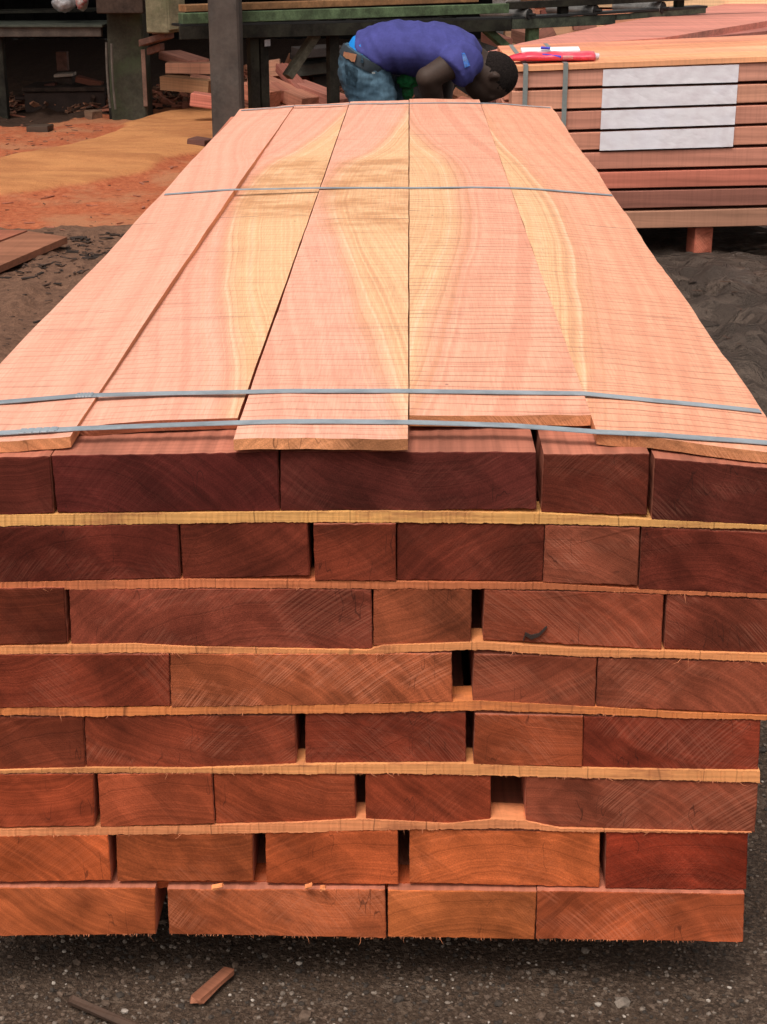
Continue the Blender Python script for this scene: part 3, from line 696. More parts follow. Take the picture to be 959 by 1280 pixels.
sA, dA = strap([(-80,507),(0,503),(95,495),(200,492),(310,490),(512,489),(730,492),(820,501),(950,514)], 0.017, 0.0055)
seal(sA, (88,495), (124,493.5), 0.017, dA)
sB, dB = strap([(-90,547),(0,541.5),(95,536),(200,532),(300,528.5),(400,527),(512,528),(640,532),(745,540),(850,546),(975,555)], 0.017, 0.0055)
seal(sB, (22,540.5), (60,538.5), 0.017, dB)
sC, _ = strap([(206,243),(300,237),(400,235),(512,235),(640,235),(765,244)], 0.017, 0.0055)
sD, _ = strap([(302,138),(368,132.5),(437,130),(512,129),(599,129),(688,134.5)], 0.017, 0.0055)

# splinters and saw fuzz hanging off the near ends
def fuzz():
    V = []; F = []
    def sliver(p, d, L, w_):
        s = Vector((random.uniform(-1, 1), random.uniform(-1, 1), 0)).normalized()*w_; i = len(V); m_ = p+d*L*0.5+Vector((0, -0.0006, random.uniform(-1, 1)*L*0.12)); e = p+d*L+Vector((random.uniform(-.3, .3)*L, 0, 0))
        V.extend([p-s, p+s, m_+s*0.8, m_-s*0.8, e]); F.extend([(i, i+1, i+2, i+3), (i+3, i+2, i+4)])
    for pl, Y, cnt in zip(STK, STKY, (6, 30, 120, 50, 160, 60, 50)):
        cl = [(random.randrange(len(pl)-1), random.random()) for _ in range(9)]
        for _ in range(cnt):
            k, t = random.choice(cl); t = t+random.gauss(0, 0.16)
            if random.random() < 0.25 or not 0 < t < 1: k = random.randrange(len(pl)-1); t = random.random()
            px = pl[k][0]+(pl[k+1][0]-pl[k][0])*t; py = pl[k][2]+(pl[k+1][2]-pl[k][2])*t
            big = random.random() < 0.10
            sliver(onY(px, py-1.0, min(Y, 0.0)-0.0015), Vector((random.uniform(-1, 1)*(1.2 if not big else 2), random.uniform(-0.7, 0), -random.uniform(0.4, 1))).normalized(), random.uniform(0.002, 0.005) if not big else random.uniform(0.008, 0.016), random.uniform(0.0002, 0.0005))
    for q in ROWS[7]:
        cl = [random.random() for _ in range(4)]
        for _ in range(int((q[4]-q[6])*0.26)):
            t = min(0.99, max(0.01, random.choice(cl)+random.gauss(0, 0.07))) if random.random() < 0.7 else random.random(); px = q[6]+(q[4]-q[6])*t; py = q[7]+(q[5]-q[7])*t
            big = random.random() < 0.05
            sliver(onY(px, py-1, -0.008), Vector((random.uniform(-.7, .7), random.uniform(-0.5, 0), -1)).normalized(), random.uniform(0.002, 0.005) if not big else random.uniform(0.008, 0.014), random.uniform(0.0002, 0.0005))
    c = Vector((0, 0, 0.5)); me = mesh('saw_fuzz', [Vector(v)-c for v in V], F)
    o = link('saw_fuzz', me, mat_simple('splinter', lin(190, 118, 82), 0.8, 0, 0.2), pack, c); o['kind'] = 'stuff'
fuzz()
# a torn chip of bark-brown wood on the row joint, bottom left
for (px, py, s) in ((272, 1108, 0.016), (386, 1108, 0.010), (404, 1110, 0.007)):
    p = onY(px, py, -0.012); bm = bmesh.new()
    add_box(bm, (0, 0, 0), (s, 0.008, 0.004), Matrix.Rotation(R(-18), 3, 'Y'), 0.0008)
    for v in bm.verts: v.co += Vector((random.uniform(-1, 1), random.uniform(-1, 1), random.uniform(-1, 1)))*0.0012
    o = link('torn_chip', bm_mesh('torn_chip', bm), SIDE, pack, p, lin(226, 140, 90))
# dark crack in the end of one board of the third row
def crack():
    bm = bmesh.new(); Yc = 0.0; pts = [(654, 802, 1.5), (657, 793, 4), (664, 797, 5), (674, 794, 3.5), (682, 786, 3.5), (684, 784, 1)]
    me_v = []; c = onY(668, 792, Yc)
    up = [onY(a, b-w_*0.5, Yc)-c for a, b, w_ in pts]; dn = [onY(a, b+w_*0.5, Yc)-c for a, b, w_ in pts]
    vs = [bm.verts.new(v) for v in up]; ws = [bm.verts.new(v) for v in dn]
    back = [bm.verts.new(v+Vector((0, 0.003, 0))) for v in up]; back2 = [bm.verts.new(v+Vector((0, 0.003, 0))) for v in dn]
    for i in range(len(pts)-1):
        bm.faces.new((vs[i], vs[i+1], ws[i+1], ws[i])); bm.faces.new((vs[i], vs[i+1], back[i+1], back[i])); bm.faces.new((ws[i], ws[i+1], back2[i+1], back2[i]))
    o = link('bark_inclusion', bm_mesh('bark_inclusion', bm), mat_simple('bark_dark', (0.03, 0.016, 0.012), 0.9), pack, c)
crack()

# ------------------------------------------------------------------ second pack, long side to the viewer
P2Y = 5.3
p2 = empty('timber_pack', (onY(800, 200, P2Y).x, P2Y+0.55, 0), 'second strapped timber pack on the right with a white sheet on its long side', 'timber pack')
XR = onY(641, 100, P2Y).x; XE = 4.6
LAY = [((641,90.5),(959,78.5)), ((641,112.3),(959,103)), ((690,138.5),(959,129.5)), ((712,164.3),(959,155.5)), ((729,189.5),(959,182.5)), ((744,214),(959,208.5)), ((763,237.8),(959,233.4)), ((783,262.6),(959,258.2)), ((798,287),(959,283.6))]
LCOL = [(178,124,106),(180,126,104),(172,116,98),(174,118,98),(172,114,96),(158,92,76),(128,82,70),(150,108,88)]
def line_z(seg, x, dpy=0.0):
    a = onY(seg[0][0], seg[0][1]+dpy, P2Y); b = onY(seg[1][0], seg[1][1]+dpy, P2Y); return a.z+(b.z-a.z)*(x-a.x)/(b.x-a.x)
def long_board(name, x0, x1, y0, y1, zt0, zt1, zb0, zb1, mats, parent, color, bev=0.003):
    c = Vector(((x0+x1)/2, (y0+y1)/2, (zt0+zb0+zt1+zb1)/4)); n = 12
    bm = bmesh.new(); rings = []
    for i in range(n+1):
        t = i/n; x = x0+(x1-x0)*t; zt = zt0+(zt1-zt0)*t+nz(x*2.1, y0*9, zt0*7)*0.002; zb = zb0+(zb1-zb0)*t+nz(x*2.3, y0*5, zb0*9)*0.002
        ring = []
        for (yy, zz) in ((y0+bev, zb), (y0, zb+bev), (y0, zt-bev), (y0+bev, zt), (y1, zt), (y1, zb)):
            ring.append(bm.verts.new((x-c.x, yy-c.y+nz(x*1.3, zt0*20)*0.003, zz-c.z)))
        rings.append(ring)
    for i in range(n):
        for k in range(6): bm.faces.new((rings[i][k], rings[i][(k+1) % 6], rings[i+1][(k+1) % 6], rings[i+1][k]))
    bm.faces.new(rings[0]); bm.faces.new(rings[-1][::-1])
    return link(name, bm_mesh(name, bm), mats, parent, c, color)
for i in range(8):
    ga = 0.0 if i == 0 else 1.9
    x0 = XR+random.uniform(-0.012, 0.012)
    zt = [line_z(LAY[i], x, ga) for x in (x0, XE)]; zb = [line_z(LAY[i+1], x, -1.8) for x in (x0, XE)]
    for k in range(5):
        ya = P2Y+k*0.215+(random.uniform(-0.004, 0.004)); cc = lin(*LCOL[i]); f = 1.22*random.uniform(0.95, 1.05)
        long_board('board', x0+(random.uniform(-.02, .02) if k else 0), XE, ya, ya+0.208, zt[0], zt[1], zb[0], zb[1], LONGX, p2, tuple(v*f for v in cc))
    if i < 7:
        for sx in (0.75, 1.6, 2.45, 3.3, 4.2):
            z1 = line_z(LAY[i+1], sx, -1.4); z2 = line_z(LAY[i+1], sx, 1.4)
            link('sticker', box_mesh('sticker', (0.05, 1.0, max(0.004, z1-z2)), 0.0), SIDE, p2, (sx, P2Y+0.57, (z1+z2)/2), lin(120, 78, 60))
for k, (wd, cc) in enumerate(((0.262, (226,158,116)), (0.27, (230,166,128)), (0.265, (222,150,112)), (0.27, (214,140,110)))):
    ya = P2Y-0.012+k*0.272; x0 = XR-0.006+random.uniform(-0.01, 0.01)
    zb = [line_z(LAY[0], x, 0)+0.003+k*0.001 for x in (x0, XE)]
    long_board('cover_plank', x0, XE, ya, ya+wd, zb[0]+0.025, zb[1]+0.025, zb[0], zb[1], LONGX, p2, tuple(v*1.0 for v in lin(*cc)), 0.002)
# its two straps
for px in (656, 705.5):
    bm = bmesh.new(); x = onY(px, 120, P2Y).x; zt = line_z(LAY[0], x)+0.0315
    add_box(bm, (0, -0.016-0.003, (zt+0.11)/2), (0.021, 0.0016, zt-0.11))
    add_box(bm, (0, 0.54, zt), (0.021, 1.118, 0.0014))
    link('strap', bm_mesh('strap', bm), mat_simple('strap_grey', lin(128, 132, 130), 0.5, 0.2, 0.1), p2, (x, P2Y, 0))
# white sheet stuck on the four upper boards, slit along the gaps
def sheet():
    g = G('white_sheet', 0.45, 0.4); P = g.coord('Object'); n = g.noise(g.vscale(P, (1, 1, 1.5)), 14, 4, 0.6); n2 = g.noise(P, 4.0, 3)
    c = g.mix(g.step(n, 0.35, 0.7), (0.71, 0.67, 0.71), (0.63, 0.57, 0.61)); c = g.mix(g.mul(g.step(n2, 0.5, 0.65), 0.5), c, (0.74, 0.72, 0.79))
    m = g.done(c, n, 0.3, 0.006)
    me_v = []; F = []; xl = onY(752, 130, P2Y).x; xr = onY(920, 130, P2Y).x; c0 = Vector(((xl+xr)/2, P2Y, 0.7))
    for i in range(4):
        nx_, nz_ = 26, 6; b0 = len(me_v)
        for a in range(nx_+1):
            x = xl+(xr-xl)*a/nx_+(nz(i*3.3, a*0.01)*0.001)
            zt = line_z(LAY[i], x, 0.5 if i == 0 else 1.7); zb = line_z(LAY[i+1], x, -1.6 if i < 3 else -0.8)
            for b in range(nz_+1):
                z = zt+(zb-zt)*b/nz_
                me_v.append((x-c0.x, -0.0065-0.0022*abs(nz(x*14, z*18, i)), z-c0.z+nz(x*20, i)*0.001))
        for a in range(nx_):
            for b in range(nz_):
                q = b0+a*(nz_+1)+b; F.append((q, q+1, q+nz_+2, q+nz_+1))
    me = mesh('paper_sheet', me_v, F); bm = bmesh.new(); bm.from_mesh(me); bmesh.ops.solidify(bm, geom=bm.faces[:], thickness=0.0006); bm.to_mesh(me); bm.free()
    link('paper_sheet', me, m, p2, c0)
sheet()
# its bearer block and some farther ones
def offcut(name, size, loc, rot, color, label=None, cat='offcut', group=None, mats=None, jit=0.004):
    bm = bmesh.new(); add_box(bm, (0, 0, 0), size, bevel=min(size)*0.06)
    for f in bm.faces:
        n = f.normal; f.material_index = 1 if abs(n.y) > 0.8 else 0
    for v in bm.verts: v.co += Vector([random.uniform(-jit, jit)*0.5 for _ in range(3)])
    me = bm_mesh(name, bm)
    o = link(name, me, mats or [SIDE, END], None, loc, color); o.rotation_euler = rot
    tag(o, label, cat, group); return o
b = onY(875, 306, P2Y+0.06); zb = line_z(LAY[8], b.x, 0)
offcut('bearer_block', (0.085, 0.10, zb-0.004), (b.x, P2Y+0.08, (zb)/2-0.002), (0, 0, R(12)), lin(176, 98, 78), 'short red wooden block standing on the mud under the right hand pack', 'wooden block')
for x in (0.95, 3.1, 4.3):
    link('bearer', box_mesh('bearer', (0.10, 0.9, zb-0.006), 0.004), DARK_WOOD, p2, (x, P2Y+0.62, zb/2-0.003))

# red packet with white card and blue pen lying on the second pack
def packet():
    ztop = line_z(LAY[0], onY(690, 80, P2Y).x)+0.0315
    a = onZ(632, 71.5, ztop+0.02); b_ = onZ(741, 69.5, ztop+0.02); c = (a+b_)/2; L = b_.x-a.x
    root = empty('document_wallet', (c.x, c.y, ztop), 'pinkish red plastic wallet with white papers, lying on the end of the right hand pack', 'wallet')
    redm = mat_simple('red_plastic', (0.72, 0.045, 0.085), 0.3, 0, 0.15, 20, 0.5, 0.1, second=(0.80, 0.20, 0.22), amt=0.4)
    bm = bmesh.new(); n = 20; rr = []
    for i in range(n+1):
        t = i/n; x = -L/2+L*t; k = min(1, t/0.22)**0.7; hy = 0.075*k+0.004; hz = 0.017*k+0.004+0.003*nz(x*20)
        rr.append([bm.verts.new((x, hy*math.cos(q), hz+hz*math.sin(q)*(1+0.15*nz(x*18, q)))) for q in np.linspace(0, 2*math.pi, 13)[:-1]])
    for i in range(n):
        for k in range(12): bm.faces.new((rr[i][k], rr[i][(k+1) % 12], rr[i+1][(k+1) % 12], rr[i+1][k]))
    bm.faces.new(rr[0][::-1]); bm.faces.new(rr[-1])
    link('wallet_body', bm_mesh('wallet_body', bm), redm, root, root.location, smooth=True)
    white = mat_simple('white_card', (0.78, 0.78, 0.80), 0.5, 0, 0.05)
    bm = bmesh.new(); add_box(bm, (0.0, 0, 0), (L*0.66, 0.075, 0.012), Matrix.Rotation(R(-1.2), 3, 'Y') @ Matrix.Rotation(R(6), 3, 'X'), 0.003)
    link('paper', bm_mesh('paper', bm), white, root, root.location+Vector((0.005, 0.020, 0.046)))
    blue = mat_simple('blue_ink', (0.04, 0.04, 0.42), 0.4, 0, 0.2)
    bm = bmesh.new(); add_cyl(bm, (-0.035, -0.055, 0.030), (0.045, -0.075, 0.024), 0.007, 0.006, 10)
    add_cyl(bm, (-0.04, -0.02, 0.058), (0.0, -0.025, 0.056), 0.006, 0.006, 10)
    link('pen', bm_mesh('pen', bm), blue, root, root.location)
    bm = bmesh.new(); add_box(bm, (0, 0, 0), (0.045, 0.004, 0.014), Matrix.Rotation(R(20), 3, 'X'), 0.001)
    link('printed_band', bm_mesh('printed_band', bm), mat_simple('pale_print', (0.80, 0.45, 0.42), 0.5), root, root.location+Vector((0.075, -0.076, 0.022)))
    bm = bmesh.new(); add_cyl(bm, (0, 0, 0), (0.022, 0, 0), 0.014, 0.012, 12)
    link('cap', bm_mesh('cap', bm), mat_simple('clear_cap', (0.62, 0.60, 0.66), 0.3), root, root.location+Vector((L/2+0.001, 0, 0.021)))
packet()

# ------------------------------------------------------------------ person
PY = 4.42
def pp(px, py, dy=0.0): 
    q = onY(px, py, PY); return Vector((q.x, PY+dy, q.z))
def loft(bm, secs, n=20):
    """secs: (centre Vector, radius in the view plane, radius sideways); rings stand square to the path"""
    rings = []
    for i, (c, ra, rb) in enumerate(secs):
        a = secs[max(0, i-1)][0]; b = secs[min(len(secs)-1, i+1)][0]; t = (b-a).normalized(); lat = Vector((0, 1, 0)); lat = (lat-t*lat.dot(t)).normalized(); u = t.cross(lat)
        rings.append([bm.verts.new(c+u*ra*math.cos(2*math.pi*k/n)+lat*rb*math.sin(2*math.pi*k/n)) for k in range(n)])
    for i in range(len(rings)-1):
        for k in range(n): bm.faces.new((rings[i][k], rings[i][(k+1) % n], rings[i+1][(k+1) % n], rings[i+1][k]))
    bm.faces.new(rings[0][::-1]); bm.faces.new(rings[-1])
def ball(bm, c, r, rot=None):
    q = bmesh.ops.create_uvsphere(bm, u_segments=20, v_segments=14, radius=1.0)
    M = Matrix.Translation(c) @ (rot.to_4x4() if rot is not None else Matrix.Identity(4)) @ Matrix.Diagonal((*(r if isinstance(r, tuple) else (r, r, r)), 1)); bmesh.ops.transform(bm, matrix=M, verts=q['verts'])
def remeshed(name, bm, vox, smooth_it=6, wr=0.0, wsc=20.0, stretch=(1, 1, 1)):
    bmesh.ops.recalc_face_normals(bm, faces=bm.faces)
    me = bpy.data.meshes.new(name+'_raw'); bm.to_mesh(me); bm.free(); o = bpy.data.objects.new('tmp', me); COL.objects.link(o)
    m = o.modifiers.new('r', 'REMESH'); m.mode = 'VOXEL'; m.voxel_size = vox; m.use_smooth_shade = True
    s = o.modifiers.new('s', 'SMOOTH'); s.iterations = smooth_it; s.factor = 0.5
    dg = bpy.context.evaluated_depsgraph_get(); dg.update(); out = bpy.data.meshes.new_from_object(o.evaluated_get(dg)); out.name = name
    bpy.data.objects.remove(o)
    if wr:
        co = [v.co.copy() for v in out.vertices]; no = [v.normal.copy() for v in out.vertices]
        for v, c, n_ in zip(out.vertices, co, no):
            q = Vector((c.x*stretch[0], c.y*stretch[1], c.z*stretch[2]))*wsc
            if name == 't_shirt':   # pull folds slant down from the back to the belly
                a_ = c.x*0.86+c.z*0.5; b_ = -c.x*0.5+c.z*0.86; q = Vector((a_*20, c.y*6, b_*6))
            f = 1-abs(mnoise.noise(q))*2.2; f2 = mnoise.noise(q*2.1+Vector((3, 1, 7)))
            v.co = c+n_*wr*(f*0.8+f2*0.5)
    return out
def person():
    org = Vector((pp(458, 100).x, PY, 0))
    root = empty('person', org, 'person in purple blue t-shirt and jeans, bent double behind the near pack', 'person')
    skin = mat_simple('dark_skin', (0.042, 0.025, 0.019), 0.65, 0, 0.15, 14, 0.3, 0.1)
    sh = mat_simple('violet_cotton', (0.052, 0.054, 0.205), 0.85, 0, 0.12, 16, 0.15, 0.25)
    g = G('washed_denim', 0.85, 0.15); P = g.coord('Object'); n = g.noise(g.vscale(P, (1, 1, 1.6)), 9, 4, 0.6); tw = g.noise(g.vscale(P, (90, 90, 30)), 1.0, 2)
    jc = g.mix(g.step(n, 0.36, 0.66), (0.032, 0.062, 0.092), (0.082, 0.145, 0.200)); jc = g.scalec(jc, g.step(tw, 0.3, 0.7, 0.85, 1.12)); denim = g.done(jc, tw, 0.3, 0.002)
    # jeans
    hips = [(pp(461, 69), 0.099, 0.165), (pp(457, 77), 0.104, 0.176), (pp(457, 90), 0.104, 0.180), (pp(462, 106), 0.099, 0.175)]
    bm = bmesh.new(); loft(bm, hips)
    for s in (-1, 1):
        dx = 0.0 if s < 0 else 0.05
        leg = [(pp(458, 92)+Vector((dx*.2, s*0.085, 0)), 0.092, 0.085), (pp(466, 118)+Vector((dx*.5, s*0.095, 0)), 0.093, 0.086), (pp(475, 160)+Vector((dx, s*0.11, 0)), 0.078, 0.076), (Vector((org.x+0.085+dx, PY+s*0.12, 0.50)), 0.064, 0.064), (Vector((org.x+0.05+dx, PY+s*0.125, 0.30)), 0.062, 0.062), (Vector((org.x+0.02+dx, PY+s*0.13, 0.10)), 0.056, 0.06)]
        loft(bm, leg, 16)
    me = remeshed('jeans', bm, 0.009, 5, 0.0055, 22, (1, 0.5, 2.0))
    for v in me.vertices: v.co -= org
    j = link('jeans', me, denim, root, org, smooth=True)
    # waistband, belt loop, patch, stitching on the jeans
    wb = []
    dark = mat_simple('dark_waistband', (0.013, 0.019, 0.026), 0.8, 0, 0.2, 30)
    bm = bmesh.new()
    a, b_ = pp(430, 57), pp(489, 88); mid = (a+b_)/2; ax = (b_-a).normalized(); nr_ = Vector((-ax.z, 0, ax.x)); hl = (b_-a).length/2
    ringA = []; ringB = []; ringC = []
    for k in range(36):
        q = 2*math.pi*k/36; base = mid+ax*(hl*0.98*math.cos(q))+Vector((0, 0.176*math.sin(q), 0))
        ringA.append(bm.verts.new(base+nr_*0.010-org)); out = (ax*math.cos(q)+Vector((0, math.sin(q), 0)))*0.008
        ringB.append(bm.verts.new(base+out+nr_*0.006-org)); ringC.append(bm.verts.new(base+out-nr_*0.028-org))
    for k in range(36):
        l = (k+1) % 36; bm.faces.new((ringA[k], ringA[l], ringB[l], ringB[k])); bm.faces.new((ringB[k], ringB[l], ringC[l], ringC[k]))
    link('waistband', bm_mesh('waistband', bm), dark, root, org, smooth=True)
    def onhip(px, py, lift=0.004):   # point on the near surface of the hips
        q = pp(px, py); ray_d = (q-CAM).normalized(); return q
    me_e = root.children
    def surf(objm, px, py):
        d = ray(px, py).normalized(); o0 = CAM-org
        from mathutils.bvhtree import BVHTree
        if id(objm) not in BV: BV[id(objm)] = BVHTree.FromPolygons([v.co.copy() for v in objm.vertices], [tuple(p.vertices) for p in objm.polygons])
        h = BV[id(objm)].ray_cast(o0, d); return (h[0], h[1]) if h[0] is not None else (pp(px, py)-org, -d)
    BV = {}
    wme = [c for c in root.children if c.name.startswith('waistband')][0].data
    def decal(name, me_s, quad, mat, lift=0.004, nn=4, back=0.03):
        bm = bmesh.new(); grid = []
        for i in range(nn+1):
            row = []
            for k in range(nn+1):
                s_, t_ = k/nn, i/nn
                px = (quad[0][0]*(1-s_)+quad[1][0]*s_)*(1-t_)+(quad[3][0]*(1-s_)+quad[2][0]*s_)*t_; py = (quad[0][1]*(1-s_)+quad[1][1]*s_)*(1-t_)+(quad[3][1]*(1-s_)+quad[2][1]*s_)*t_
                p, n_ = surf(me_s, px, py); row.append(bm.verts.new(p-ray(px, py).normalized()*lift))
            grid.append(row)
        for i in range(nn):
            for k in range(nn): bm.faces.new((grid[i][k], grid[i][k+1], grid[i+1][k+1], grid[i+1][k]))
        bmesh.ops.solidify(bm, geom=bm.faces[:], thickness=0.0015)
        return link(name, bm_mesh(name, bm), mat, root, org)
    hipj = me
    decal('leather_patch', wme, [(430, 64.5), (446, 68), (443.5, 77.5), (428, 75)], mat_simple('tan_patch', (0.46, 0.22, 0.12), 0.7, 0, 0.1, 60, 0.3, 0.1, second=(0.42, 0.10, 0.06), amt=0.5), 0.010)
    decal('belt_loop', wme, [(453.5, 64), (457, 65), (454, 79), (450.5, 78)], denim, 0.010)
    decal('back_pocket', hipj, [(431, 80), (447, 86), (445, 108), (433, 104)], denim, 0.004)
    wt = mat_simple('worn_thread', (0.40, 0.42, 0.42), 0.8)
    decal('rivet', hipj, [(463, 78), (466, 78), (466, 81), (463, 81)], wt, 0.006, 1); decal('rivet', hipj, [(465, 90), (469, 90), (469, 92), (465, 92.5)], wt, 0.006, 1)
    # blue underwear wedge between shirt and jeans
    bm = bmesh.new(); loft(bm, [(pp(460, 73), 0.092, 0.155), (pp(464, 66), 0.092, 0.150), (pp(469, 62), 0.080, 0.140)])
    me = remeshed('underwear', bm, 0.008, 3)
    for v in me.vertices: v.co -= org
    link('underwear', me, mat_simple('bright_blue_cotton', (0.0, 0.20, 0.62), 0.8, 0, 0.08), root, org, smooth=True)
    # t-shirt
    bm = bmesh.new()
    loft(bm, [(pp(467, 72), 0.100, 0.166), (pp(471, 65), 0.100, 0.170), (pp(480, 60), 0.094, 0.172), (pp(494, 59), 0.096, 0.176), (pp(510, 60), 0.097, 0.182), (pp(540, 62), 0.100, 0.190), (pp(562, 66), 0.097, 0.195), (pp(580, 71), 0.085, 0.180), (pp(592, 79), 0.055, 0.10)], 28)
    for s in (-1, 1):
        loft(bm, [(pp(577, 66, s*0.10), 0.06, 0.06), (pp(579, 70, s*0.165), 0.074, 0.066), (pp(571, 76, s*0.20), 0.074, 0.066), (pp(563, 83, s*0.215), 0.068, 0.06)], 18)
    me = remeshed('t_shirt', bm, 0.0065, 4, 0.008, 10, (1.3, 0.8, 0.9))
    for v in me.vertices: v.co -= org
    tme = me; link('t_shirt', me, sh, root, org, smooth=True)
    decal('sleeve_print', tme, [(577, 66), (581, 66), (588, 82), (581, 85)], mat_simple('sky_blue_print', (0.05, 0.22, 0.72), 0.6, 0, 0.4, 60, second=(0.5, 0.62, 0.8), amt=0.35), 0.004, 5)
    # body: head, neck, arms with hands, feet: one surface
    bm = bmesh.new(); hc = pp(613, 97)
    ball(bm, pp(616, 95), (0.092, 0.075, 0.086), Matrix.Rotation(R(28), 3, 'Y'))                # cranium, crown to the right
    ball(bm, pp(603, 107), (0.070, 0.060, 0.062), Matrix.Rotation(R(35), 3, 'Y'))               # face block, looking down
    ball(bm, pp(592, 111), (0.036, 0.040, 0.030), Matrix.Rotation(R(35), 3, 'Y'))               # chin and jaw
    ball(bm, pp(615, 120), (0.030, 0.050, 0.018), Matrix.Rotation(R(-10), 3, 'Y'))              # brow
    loft(bm, [(pp(608, 119), 0.012, 0.010), (pp(605, 126), 0.014, 0.015), (pp(602, 129.5), 0.010, 0.016)], 10)      # nose
    ball(bm, pp(597, 122.5), (0.014, 0.024, 0.012)); ball(bm, pp(594, 120.5), (0.011, 0.021, 0.010))                  # lips
    for s in (-1, 1):
        ball(bm, pp(618, 92, s*0.081), (0.019, 0.012, 0.012), Matrix.Rotation(R(20), 3, 'Y')); ball(bm, pp(613.5, 94, s*0.080), (0.009, 0.009, 0.009))
    loft(bm, [(pp(578, 72), 0.065, 0.07), (pp(594, 80), 0.066, 0.060), (pp(606, 90), 0.066, 0.058)], 16)    # neck
    loft(bm, [(pp(470, 64), 0.06, 0.12), (pp(520, 62), 0.07, 0.14), (pp(575, 70), 0.06, 0.13)], 16)          # trunk inside the shirt
    for s in (-1, 1):
        fw = 0 if s < 0 else 22
        sho = pp(578, 68, s*0.175); elb = pp(533+fw, 90 + (8 if s > 0 else 0), s*0.235); wr_ = pp(549+fw*0.4, 138, s*0.12)
        loft(bm, [(sho, 0.05, 0.05), (sho.lerp(elb, 0.35), 0.052, 0.05), (sho.lerp(elb, 0.72), 0.045, 0.045), (elb, 0.040, 0.042)], 16); ball(bm, elb, 0.042)
        loft(bm, [(elb, 0.040, 0.042), (elb.lerp(wr_, 0.28), 0.044, 0.042), (elb.lerp(wr_, 0.65), 0.034, 0.034), (wr_, 0.024, 0.029)], 16)
        d = (wr_-elb).normalized(); palm = wr_+d*0.05; ball(bm, wr_+d*0.01, 0.026)
        ball(bm, palm, (0.018, 0.042, 0.052))
        for f in range(4):
            off = Vector((0, (f-1.5)*0.021, 0)); ln = (0.070, 0.080, 0.075, 0.060)[f]
            k0 = palm+d*0.035+off; k1 = k0+d*ln*0.5+Vector((0.006, 0, 0)); k2 = k1+d*ln*0.35+Vector((0.022, 0, 0))
            loft(bm, [(k0, 0.0105, 0.0105), (k1, 0.0095, 0.0095), (k2, 0.0075, 0.0075)], 8); ball(bm, k2, 0.0078)
        th0 = wr_+d*0.02+Vector((0.005, -s*0.03, 0)); th1 = th0+d*0.03+Vector((0.015, -s*0.022, 0)); th2 = th1+d*0.028+Vector((0.01, -s*0.004, 0))
        loft(bm, [(th0, 0.014, 0.014), (th1, 0.0115, 0.0115), (th2, 0.0085, 0.0085)], 8)
    me = remeshed('body', bm, 0.006, 4)
    for v in me.vertices: v.co -= org
    body = link('body', me, skin, root, org, smooth=True)
    # close-cropped hair over the cranium
    bm = bmesh.new(); ball(bm, pp(618.5, 93), (0.0915, 0.0760, 0.0850), Matrix.Rotation(R(28), 3, 'Y'))
    for v in bm.verts[:]: v.co += v.co.normalized()*0
    q0 = pp(611, 99); hd = (pp(660, 75)-pp(611, 99)).normalized()
    dele = [v for v in bm.verts if (v.co-q0).dot(hd) < 0.0]
    bmesh.ops.delete(bm, geom=dele, context='VERTS'); bmesh.ops.translate(bm, verts=bm.verts, vec=-org)
    bmesh.ops.subdivide_edges(bm, edges=bm.edges[:], cuts=2, use_grid_fill=True)
    for v in bm.verts: v.co += Vector((nz(v.co.x*160, v.co.z*160, v.co.y*160), nz(v.co.y*160, v.co.x*160), nz(v.co.z*160, 5)))*0.0022
    link('hair', bm_mesh('hair', bm), mat_simple('short_black_hair', (0.016, 0.012, 0.011), 0.95, 0, 0.5, 200, 0.1, 1.0), root, org, smooth=True)
    ew = mat_simple('eye_white', (0.5, 0.46, 0.42), 0.3)
    for s in (-1, 1):
        bm = bmesh.new(); ball(bm, pp(611, 117.5, s*0.030)-org, 0.011); link('eye', bm_mesh('eye', bm), ew, root, org, smooth=True)
    # boots
    bt = mat_simple('black_boot', (0.02, 0.018, 0.016), 0.6)
    for s in (-1, 1):
        dx = 0.0 if s < 0 else 0.05; x0 = 0.02+dx; bm = bmesh.new()
        loft(bm, [(Vector((x0-0.07, s*0.13, 0.055)), 0.045, 0.035), (Vector((x0-0.02, s*0.13, 0.062)), 0.056, 0.045), (Vector((x0+0.06, s*0.13, 0.055)), 0.048, 0.045), (Vector((x0+0.14, s*0.13, 0.04)), 0.034, 0.048), (Vector((x0+0.20, s*0.13, 0.032)), 0.022, 0.036)], 16)
        add_cyl(bm, (x0-0.02, s*0.13, 0.05), (x0-0.005, s*0.13, 0.15), 0.05, 0.052, 16)
        add_box(bm, (x0+0.055, s*0.13, 0.014), (0.27, 0.088, 0.026), bevel=0.006)
        link('boot', bm_mesh('boot', bm), bt, root, org, smooth=True)
    # green rag hanging in the far hand's side
    bm = bmesh.new(); ball(bm, pp(511, 98, -0.02), (0.036, 0.03, 0.032)); ball(bm, pp(504, 101, -0.02), (0.022, 0.02, 0.022)); ball(bm, pp(519, 100, -0.01), (0.022, 0.02, 0.020)); ball(bm, pp(510, 112, 0.0), (0.02, 0.02, 0.045))
    me = remeshed('rag', bm, 0.005, 2, 0.006, 60)
    rc = pp(511, 98)
    for v in me.vertices: v.co -= rc
    o = link('green_rag', me, mat_simple('green_cloth', (0.01, 0.16, 0.045), 0.8, 0, 0.3, 40, second=(0.02, 0.05, 0.02), amt=0.6), None, rc, smooth=True)
    tag(o, 'crumpled green rag hanging below the belly of the bent person', 'rag')
    # yellow beads of a bracelet by the near elbow
    bm = bmesh.new()
    for (a, b2) in ((526.5, 92), (527, 95.5), (525, 102.5), (528, 102.8)): ball(bm, pp(a, b2, -0.10)-org, (0.0055, 0.004, 0.004))
    link('bead_cord', bm_mesh('bead_cord', bm), mat_simple('yellow_beads', (0.55, 0.50, 0.12), 0.5), root, org)
